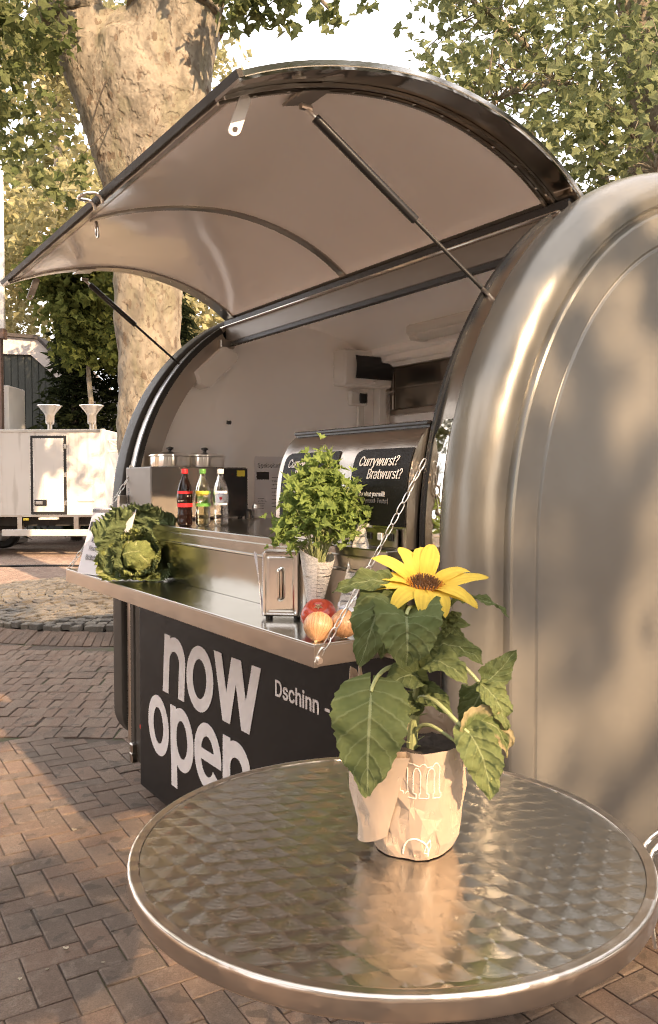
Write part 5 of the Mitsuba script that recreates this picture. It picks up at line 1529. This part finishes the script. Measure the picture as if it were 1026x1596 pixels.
# plane tree at the right behind the trailer
rtree = thing('plane_tree', 'leafy plane tree rising behind the trailer roof on the right', 'tree')
tb = spline([(4.4, 11.2, 0), (4.3, 11.1, 3.0), (4.1, 10.8, 6.0), (3.6, 10.6, 9.0)], 30)
add('trunk', rough(tube(tb, np.linspace(0.36, 0.20, 30), 24), 0.06, 3.0, 9), 'plane_bark', rtree, smooth=True)
br = [[(4.2, 11.0, 4.2), (3.2, 10.2, 5.6), (2.2, 9.6, 6.6), (1.2, 9.2, 7.0)], [(4.1, 10.8, 5.8), (2.8, 9.8, 6.2), (1.9, 9.2, 5.8), (1.4, 8.9, 5.2)], [(4.2, 10.9, 5.0), (4.6, 9.8, 6.2), (4.9, 9.0, 7.2)], [(3.9, 10.7, 7.2), (2.8, 10.0, 8.4), (1.6, 9.5, 8.8)], [(4.2, 11.0, 4.6), (3.7, 9.4, 5.0), (3.4, 8.7, 4.8)]]
roots = np.vstack([spline(b, 16) for b in br])
add('branch', cat([limb(b, 0.075, 0.018) for b in br]), 'plane_bark', rtree, smooth=30, kind='stuff')
bc = [(2.2, 9.3, 6.6, 1.5, 1.3, 1.1, 1150), (1.7, 9.4, 7.8, 1.15, 1.2, 1.0, 700), (3.4, 9.0, 5.4, 1.5, 1.3, 1.0, 1050), (4.0, 9.2, 7.2, 1.6, 1.5, 1.3, 1300), (2.6, 9.0, 5.0, 0.9, 1.0, 0.7, 420), (1.5, 9.0, 5.7, 0.55, 0.8, 0.6, 190), (3.0, 9.6, 8.7, 1.8, 1.6, 1.1, 1000), (5.6, 10.2, 6.6, 1.9, 1.9, 1.6, 1000), (4.2, 8.6, 4.4, 1.2, 0.9, 0.6, 420),
      (4.4, 11.8, 9.6, 3.0, 2.6, 1.8, 1500), (6.4, 11.6, 8.8, 2.4, 2.4, 1.8, 1000), (2.6, 11.5, 6.5, 1.8, 1.2, 1.8, 900), (4.6, 11.8, 5.0, 1.8, 1.2, 1.2, 700)]
C = blob_points([b[:6] + (int(b[6] * 0.84),) for b in bc], rt_, 3.4, 0.49, 5)
m, col = leaf_cloud(C, 0.118, STAR, rt_, ((0.172, 0.205, 0.092), (0.305, 0.335, 0.18)))
add('crown', m, 'tree_leaf', rtree, smooth=False, color=col, kind='stuff')
add('twigs', twigs(C, roots, rt_, 420, 0.010), 'plane_bark', rtree, smooth=False, kind='stuff')


def plain_tree(name, label, x, y, h, rad, n, size, tint, shape=SPRAY, trunk=0.3, seed=1, group=None, low=0.35, cut=0.42, clump=1.6):
    rg = np.random.default_rng(seed)
    k = thing(name, label, 'tree', group)
    add('trunk', limb([(x, y, -0.05), (x + 0.1, y, h * 0.3), (x - 0.1, y + 0.1, h * 0.55), (x, y, h * 0.8)], trunk, trunk * 0.4, 14, 12), 'plane_bark', k, smooth=True)
    bl = []
    for j in range(11):
        a, e = rg.uniform(0, 6.28), math.sqrt(rg.random()) * 0.7
        z = h * rg.uniform(low + 0.1, 0.92)
        q = rad * (0.55 if z > 0.75 * h else 0.48)
        bl.append((x + rad * e * math.cos(a), y + rad * e * math.sin(a), z, q, q, q * 0.7, n // 11))
    C = blob_points(bl, rg, clump, cut, seed)
    m, col = leaf_cloud(C, size, shape, rg, tint)
    add('crown', m, 'tree_leaf', k, smooth=False, color=col, kind='stuff')
    return k


# sunlit trees far at the left
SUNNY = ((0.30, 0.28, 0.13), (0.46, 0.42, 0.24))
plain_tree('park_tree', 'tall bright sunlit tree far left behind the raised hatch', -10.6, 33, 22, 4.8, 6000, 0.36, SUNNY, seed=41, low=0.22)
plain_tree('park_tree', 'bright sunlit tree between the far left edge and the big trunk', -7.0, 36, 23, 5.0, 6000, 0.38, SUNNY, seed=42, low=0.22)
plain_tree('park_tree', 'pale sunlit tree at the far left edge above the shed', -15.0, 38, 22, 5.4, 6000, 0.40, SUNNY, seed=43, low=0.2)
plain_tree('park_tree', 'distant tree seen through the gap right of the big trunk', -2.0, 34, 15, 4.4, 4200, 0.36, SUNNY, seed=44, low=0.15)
plain_tree('broadleaf_tree', 'fresh green low tree between conifers and big trunk', -5.9, 20.6, 7.6, 1.7, 3000, 0.20, ((0.075, 0.095, 0.026), (0.15, 0.165, 0.05)), STAR, 0.10, seed=45, low=0.52, cut=0.36)


def conifer(x, y, h, r, seed, label):
    rg = np.random.default_rng(seed)
    k = thing('conifer', label, 'tree')
    add('trunk', limb([(x, y, 0), (x, y, h * 0.5), (x, y, h * 0.97)], 0.16, 0.03, 10, 8), 'dark_bark', k, smooth=True)
    n = 5200
    t = rg.random(n) ** 0.8
    a = rg.uniform(0, 6.28, n)
    lay_ = np.round(t * 22) / 22
    rr = r * (1 - lay_ * 0.9) * np.sqrt(rg.random(n)) * (0.8 + 0.35 * np.sin(a * 5 + lay_ * 40))
    C = np.c_[x + rr * np.cos(a), y + rr * np.sin(a), 0.5 + (h - 0.5) * lay_ - 0.20 * rr + rg.normal(0, 0.07, n)]
    m, col = leaf_cloud(C, 0.30, NEEDLE, rg, G_DARK, hang=0.25)
    add('crown', m, 'tree_leaf', k, smooth=False, color=col, kind='stuff')


conifer(-6.75, 22.0, 7.6, 1.5, 51, 'dark conifer beside the green shed')
conifer(-5.6, 22.4, 8.2, 1.6, 52, 'dark conifer left of the big trunk')
conifer(-4.2, 22.0, 8.0, 1.7, 53, 'dark conifer partly hidden by the big trunk')
conifer(-2.4, 23.0, 6.5, 1.7, 54, 'dark conifer seen between the big trunk and the trailer')
conifer(-8.3, 26.5, 7.0, 1.6, 55, 'dark conifer behind the shed gable')

# ------------------------------------------------------------------ behind: white utility trailer, shed, sign post
bsdf('white_paint', pr(lambda p, n, uv: mix(mix((0.62, 0.585, 0.54), (0.68, 0.645, 0.60), fbm(p.x * 1.2, p.y, p.z * 1.2, 3)), (0.40, 0.36, 0.31), 0.5 * smoothstep(0.55, 0.8, fbm(p.x * 9, p.y * 3, p.z * 0.8, 3)) + 0.35 * smoothstep(1.15, 0.85, p.z) * fbm(p.x * 4, p.y, p.z * 5, 3)), 0.38, 0.0, specular=0.5))
bsdf('green_boards', pr(lambda p, n, uv: mix((0.035, 0.040, 0.034), (0.060, 0.064, 0.054), fbm(p.x * 9, p.y * 9, p.z * 1.2, 3)), 0.7))
bsdf('fascia_paint', pr((0.55, 0.50, 0.46), 0.6))
bsdf('brown_steel', pr((0.12, 0.075, 0.055), 0.55))
bsdf('roof_dark', pr((0.06, 0.05, 0.045), 0.8))
bsdf('smoked_glass', pr((0.36, 0.34, 0.32), 0.10, 0.55))
ut = thing('utility_trailer', 'white box trailer with a closed narrow door, far left behind the paving', 'trailer')
Y0 = 17.5
add('body', bx(-10.2, -4.76, Y0, Y0 + 2.3, 0.82, 2.68, 0.02), 'white_paint', ut, smooth=False)
for x in (-4.79, -6.98):
    add('corner_trim', bx(x - 0.035, x + 0.035, Y0 - 0.012, Y0 - 0.002, 0.84, 2.66) if x < -5 else bx(-4.84, -4.748, Y0 - 0.012, Y0 + 0.05, 0.80, 2.69, 0.005), 'white_paint', ut, smooth=False)
dd = add('door', bx(-6.27, -5.62, Y0 - 0.026, Y0 - 0.0105, 0.93, 2.49, 0.006), 'white_paint', ut, smooth=False)
fr_ = bx(-6.325, -5.565, Y0 - 0.010, Y0 - 0.001, 0.875, 2.545)
add('seal', fr_, 'rubber', dd, smooth=False)
add('latch', bx(-6.24, -5.98, Y0 - 0.05, Y0 - 0.0265, 1.06, 1.19, 0.008), 'plastic_black', dd, smooth=False)
add('latch_handle', bx(-6.21, -6.06, Y0 - 0.065, Y0 - 0.0505, 1.09, 1.16, 0.008), 'steel', dd, smooth=False)
add('rail', bx(-5.32, -4.98, Y0 - 0.03, Y0 - 0.002, 1.15, 1.19, 0.006), 'white_paint', ut, smooth=False)
for z_ in (1.12, 1.72, 2.32):
    add('hinge', bx(-5.605, -5.555, Y0 - 0.035, Y0 - 0.0105, z_ - 0.05, z_ + 0.05, 0.008), 'steel', ut, smooth=False)
for x_ in (-7.35, -5.52):
    add('panel_joint', bx(x_ - 0.008, x_ + 0.008, Y0 - 0.006, Y0 - 0.0012, 0.84, 2.66), 'fascia_paint', ut, smooth=False)
add('top_trim', bx(-10.2, -4.845, Y0 - 0.014, Y0 - 0.002, 2.615, 2.675, 0.004), 'steel', ut, smooth=False)
add('bottom_trim', bx(-10.2, -4.845, Y0 - 0.014, Y0 - 0.002, 0.82, 0.87, 0.004), 'steel', ut, smooth=False)
add('reflector', bx(-4.94, -4.86, Y0 - 0.02, Y0 - 0.0145, 0.90, 0.94, 0.003), 'red_lens', ut, smooth=False)
add('chassis', cat(bx(-9.8, -4.9, Y0 + 0.25, Y0 + 0.35, 0.62, 0.80), bx(-9.8, -4.9, Y0 + 1.9, Y0 + 2.0, 0.62, 0.80), bx(-7.3, -7.2, Y0 + 0.05, Y0 + 2.2, 0.5, 0.81)), 'cavity_dark', ut, smooth=False, kind='stuff')
add('bumper_bar', bx(-6.92, -4.82, Y0 - 0.10, Y0 - 0.02, 0.42, 0.56, 0.01), 'white_paint', ut, smooth=False)
for x in (-6.62, -5.42):
    add('bumper_bracket', bx(x, x + 0.10, Y0 - 0.018, Y0 + 0.10, 0.44, 0.82), 'steel', ut, smooth=False)
add('step', bx(-6.12, -5.75, Y0 - 0.16, Y0 + 0.06, 0.77, 0.812, 0.006), 'white_paint', ut, smooth=False)
add('marker_lamp', bx(-6.50, -6.38, Y0 - 0.02, Y0 + 0.02, 0.745, 0.80, 0.008), 'label_yellow', ut, smooth=False)
for x in (-7.7, -8.6):
    for y in (Y0 + 0.28, Y0 + 2.0):
        wl = add('wheel', moved(lathe([(0.2, 0.1), (0.33, 0.11), (0.38, 0.07), (0.38, -0.07), (0.33, -0.11), (0.2, -0.1)], 30), frame([x, y, 0.375], [1, 0, 0], [0, 0, 1], [0, -1, 0])), 'rubber', ut)
        add('hub', moved(lathe([(0, 0.06), (0.1, 0.07), (0.2, 0.09)], 24), frame([x, y, 0.375], [1, 0, 0], [0, 0, 1], [0, -1, 0])), 'steel', wl)
add('drawbar', cat(tube([(-4.9, Y0 + 0.5, 0.62), (-3.4, Y0 + 1.15, 0.55)], 0.05, 8), tube([(-4.9, Y0 + 1.8, 0.62), (-3.4, Y0 + 1.15, 0.55)], 0.05, 8), tube([(-3.7, Y0 + 1.15, 0.02), (-3.7, Y0 + 1.15, 0.75)], 0.035, 8)), 'steel_dark', ut)
add('ladder_frame', cat(tube([(-4.76, Y0 + 0.3, 2.46), (-4.40, Y0 + 0.3, 2.46)], 0.022, 6), tube([(-4.76, Y0 + 0.3, 2.22), (-4.40, Y0 + 0.3, 2.22)], 0.022, 6), tube([(-4.74, Y0 + 0.3, 2.44), (-4.42, Y0 + 0.3, 2.22)], 0.02, 6)), 'white_paint', ut, kind='stuff')
for i, x in enumerate((-6.14, -5.22)):
    k = thing('roof_lamp', ('funnel shaped lamp on the white trailer roof, left of the pair', 'funnel shaped lamp on the white trailer roof, right of the pair')[i], 'lamp')
    c = (x, Y0 + 0.7, 2.68)
    sh = lathe([(0.075, 0.17), (0.095, 0.19), (0.10, 0.34), (0.13, 0.40), (0.25, 0.54), (0.262, 0.56), (0.25, 0.575), (0.0, 0.585)], 30, c)
    add('funnel', sh, 'smoked_glass', k, smooth=30)
    add('stem', lathe([(0.05, 0.0), (0.05, 0.15), (0.09, 0.16), (0.09, 0.17), (0.0, 0.171)], 20, c), 'steel', k, smooth=30)
    add('rim', lathe([(0.262, 0.548), (0.272, 0.556), (0.262, 0.572)], 30, c), 'chrome', k, smooth=30)
k = thing('cable_cover', 'low dark cable duct lying on the white trailer roof between the lamps', 'cable')
add('duct', bx(-6.05, -5.0, Y0 + 0.66, Y0 + 0.74, 2.6802, 2.73, 0.01), 'rubber', k, smooth=False)
b2 = thing('white_van', 'white box body just right of the utility trailer, mostly hidden', 'van')
add('box_body', bx(-5.5, -3.3, 20.0, 22.2, 0.65, 2.19, 0.02), 'white_paint', b2, smooth=False)
add('door_seam', bx(-5.10, -5.085, 19.985, 19.998, 0.8, 2.1), 'rubber', b2, smooth=False)
for x in (-5.0, -3.8):
    add('wheel', moved(lathe([(0.0, 0.1), (0.31, 0.11), (0.34, 0.07), (0.34, -0.07), (0.31, -0.11), (0.0, -0.1)], 26), frame([x, 20.14, 0.335], [1, 0, 0], [0, 0, 1], [0, -1, 0])), 'rubber', b2)

sd = thing('garden_shed', 'dark green boarded shed with a pale gable, far left behind the trailer', 'shed')
YS = 24.0
eave = lambda x: np.interp(x, [-13.5, -9.6, -8.62, -6.4], [3.0, 5.25, 5.22, 3.15])
xb = np.arange(-13.2, -6.55, 0.20)
for x in xb:
    z0, z1 = eave(x + 0.006), eave(x + 0.186)
    o = R.uniform(0, 0.008)
    v = np.array([[x + 0.006, YS - o, 0.1], [x + 0.188, YS - o, 0.1], [x + 0.188, YS - o, z1], [x + 0.006, YS - o, z0]])
    add('board', trimesh.convex.convex_hull(np.vstack([v, v + [0, 0.04, 0]])), 'green_boards', sd, smooth=False)
add('wall', extr([(-13.2, 0), (-6.55, 0), (-6.55, 3.2), (-8.62, 5.15), (-9.6, 5.18), (-13.2, 3.1)], 3.5).apply_transform(frame([0, YS + 3.56, 0], [1, 0, 0], [0, 0, 1], [0, -1, 0])), 'cavity_dark', sd, smooth=False)
top_ = [(-13.6, 3.05), (-9.62, 5.25), (-8.60, 5.22), (-6.3, 3.15), (-6.3, 3.50), (-8.42, 5.66), (-9.75, 5.78), (-13.6, 3.5)]
add('gable_fascia', extr(top_, 0.06).apply_transform(frame([0, YS - 0.03, 0], [1, 0, 0], [0, 0, 1], [0, -1, 0])), 'fascia_paint', sd, smooth=False)
rf_ = [(-13.7, 3.5), (-9.75, 5.785), (-8.40, 5.665), (-6.2, 3.46), (-6.2, 3.54), (-8.38, 5.76), (-9.77, 5.88), (-13.7, 3.6)]
add('roof', extr(rf_, 4.0).apply_transform(frame([0, YS + 3.8, 0], [1, 0, 0], [0, 0, 1], [0, -1, 0])), 'roof_dark', sd, smooth=False)
sp_ = thing('sign_post', 'brown steel post with a pale banner board at the far left edge', 'sign post')
add('post', bx(-8.16, -7.99, 20.2, 20.36, 0.0, 5.05, 0.006), 'brown_steel', sp_, smooth=False)
add('bracket', bx(-8.6, -7.90, 20.15, 20.4, 5.05, 5.29, 0.008), 'brown_steel', sp_, smooth=False)
add('banner_board', bx(-9.6, -7.91, 20.22, 20.32, 5.292, 9.2, 0.01), 'white_paint', sp_, smooth=False)
cbx = thing('control_cabinet', 'pale cabinet at the far left edge rising behind the white trailer', 'cabinet')
add('housing', bx(-9.2, -7.93, 20.5, 21.6, 0.0, 3.95, 0.015), 'white_paint', cbx, smooth=False)
add('plinth', bx(-9.22, -7.91, 20.48, 21.62, 0.0, 0.12, 0.01), 'steel_dark', cbx, smooth=False)
cbl = thing('cable', 'long black power cable lying across the far paving', 'cable')
xs = np.linspace(-12, 1.5, 80)
add('cable_run', tube(np.c_[xs, 15.35 + 0.10 * np.sin(xs * 0.9) + 0.05 * np.sin(xs * 2.3 + 1), np.full(80, -0.006)], 0.021, 7), 'rubber', cbl)

# fallen leaves and litter on the paving
lf = np.random.default_rng(77)
for i, (x, y) in enumerate(((-1.165, 3.71), (-0.89, 2.74), (-0.40, 2.18), (-0.92, 2.62), (-0.99, 2.58), (-2.62, 6.95), (-2.25, 5.95), (-0.75, 2.66))):
    m, col = leaf_cloud(np.array([[x, y, 0.004]]), 0.03 if i in (0, 1) else 0.017, STAR, lf, ((0.50, 0.44, 0.33), (0.60, 0.54, 0.42)), spread=0.1, hang=0.0, norm_up=3.0)
    m.vertices[:, 2] = np.maximum(m.vertices[:, 2], 0.0035)
    key = add('fallen_leaf', m, 'tree_leaf', smooth=False, color=col)
    tag(key, ('pale leaf scrap on the pavers left of the table edge, farther of the larger two', 'pale leaf scrap on the pavers left of the table rim, nearer of the larger two', 'tiny leaf scrap nearest the bottom of the picture, below the table rim',
              'tiny leaf scrap just beyond the nearer large leaf scrap', 'tiny leaf scrap left of the nearer large leaf scrap', 'tiny leaf scrap on the brick rows near the soldier ring', 'tiny leaf scrap in the middle of the brick rows', 'tiny leaf scrap between the nearer large scrap and the table rim')[i], 'leaf', 'leaf scraps on the paving')

# ------------------------------------------------------------------ the square behind the viewer: plane trees that shade it, houses
rk = np.random.default_rng(91)
bl = []
for j in range(30):
    a, e = rk.uniform(0, 6.28), math.sqrt(rk.random()) * 0.8
    z = rk.uniform(3.6, 9.2)
    q = rk.uniform(0.9, 1.45)
    bl.append((4.2 * e * math.cos(a), 4.2 * e * math.sin(a), z, q, q, q * 0.6, 100))
CA = blob_points(bl, rk, 1.5, 0.54, 12)
mA, colA = leaf_cloud(CA, 0.20, STAR, rk, G_MID)
CROWN_THIN = mikit.ply(mA, 'tree_leaf', smooth=False, color=colA)
CB_ = blob_points([b[:6] + (230,) for b in bl], rk, 1.5, 0.50, 13)
mB, colB = leaf_cloud(CB_, 0.20, STAR, rk, G_MID)
CROWN = mikit.ply(mB, 'tree_leaf', smooth=False, color=colB)
tA = [limb([(0, 0, -0.05), (0.1, 0, 2.5), (-0.1, 0.1, 5.0), (0, 0, 8.0)], 0.34, 0.12, 18, 16)]
for j in range(9):
    a = j * 0.72
    tA.append(limb([(0, 0, 3.6 + 0.4 * j), (1.4 * math.cos(a), 1.4 * math.sin(a), 4.6 + 0.45 * j), (3.0 * math.cos(a), 3.0 * math.sin(a), 5.0 + 0.45 * j)], 0.11, 0.03, 9, 8))
TRUNK = mikit.ply(cat(tA), 'plane_bark', smooth=30)
SPOTS = [(3.0, -5.5, 3.85, 1.0), (8.0, -10.5, 1.5, 1.05), (-9.0, 2.0, 0.7, 1.0), (10.5, -0.5, 3.0, 1.05), (9.5, 5.5, 0.9, 1.0), (-8.5, -12.0, 5.6, 1.1), (13.5, 14.0, 1.2, 1.15), (-14.5, -3.0, 2.1, 1.1), (14.5, -6.0, 0.2, 1.1), (-14.0, 5.5, 4.4, 1.1), (-1.5, -19.0, 4.4, 1.2)]
for x, y, a, s in SPOTS:
    side = {3.0: 'plane tree standing closest behind the viewer', 8.0: 'plane tree far behind the viewer on the right', -9.0: 'plane tree just beyond the left edge of the picture', 10.5: 'plane tree straight to the right of the viewer', 9.5: 'plane tree hidden behind the trailer end', -8.5: 'plane tree far behind the viewer on the left', 13.5: 'distant plane tree beyond the right edge', -14.5: 'distant plane tree straight to the left of the viewer', 14.5: 'outermost plane tree behind the viewer on the right', -14.0: 'distant plane tree beyond the left edge', -1.5: 'farthest plane tree straight behind the viewer'}[x]
    k = thing('square_tree', side + ', out of the picture', 'tree', 'plane trees round the square outside the picture')
    M = T().translate([x, y, 0]).rotate([0, 0, 1], math.degrees(a)).scale([s, s, s])
    scene[k + '__trunk'] = {**TRUNK, 'to_world': M}
    scene[k + '__crown'] = {**(CROWN_THIN if x in (3.0, 8.0) else CROWN), 'to_world': M}
    labels[k + '__crown'] = {'kind': 'stuff'}
bsdf('facade_plaster', pr(lambda p, n, uv: mix((0.42, 0.36, 0.29), (0.52, 0.45, 0.37), fbm(p.x * 0.8, p.y * 0.8, p.z * 0.8, 3)), 0.85))
bsdf('roof_tile', pr((0.16, 0.075, 0.05), 0.8))
for i, (x, y, w, d_, h, rot) in enumerate(((-9, -30, 13, 8, 9.5, 0), (6, -31, 14, 8, 10.5, 0), (26, -12, 14, 8, 9, 1), (27, 8, 15, 8, 10, 1), (-30, -6, 15, 8, 9.5, 1))):
    k = thing('town_house', 'plastered house across the square outside the picture, ' + ('behind the viewer on the left', 'behind the viewer on the right', 'right of the viewer, nearer the front', 'right of the viewer, farther back', 'left of the viewer')[i], 'house', 'houses round the square outside the picture')
    Mr = np.array(T().translate([x, y, 0]).rotate([0, 0, 1], 90.0 * rot).matrix)
    add('wall', moved(bx(-w / 2, w / 2, -d_ / 2, d_ / 2, 0, h), Mr), 'facade_plaster', k, smooth=False)
    add('roof', moved(trimesh.convex.convex_hull(np.array([[sx * (w / 2 + 0.3), sy * (d_ / 2 + 0.4), h + 0.01] for sx in (-1, 1) for sy in (-1, 1)] + [[sx * (w / 2 + 0.3), 0, h + 3.6] for sx in (-1, 1)])), Mr), 'roof_tile', k, smooth=False)
    side = 1 if (x < 0 or rot == 0) else -1
    for f in range(3):
        for c_ in range(5):
            xx = -w / 2 + w * (c_ + 0.5) / 5
            sy = d_ / 2 if (rot == 0 or x > 0) else -d_ / 2
            add('window', moved(cat(bx(xx - 0.55, xx + 0.55, sy - 0.04 if sy > 0 else sy + 0.04, sy + 0.05 if sy > 0 else sy - 0.05, 1.0 + f * 2.9, 2.6 + f * 2.9)), Mr), 'smoked_glass', k, smooth=False)
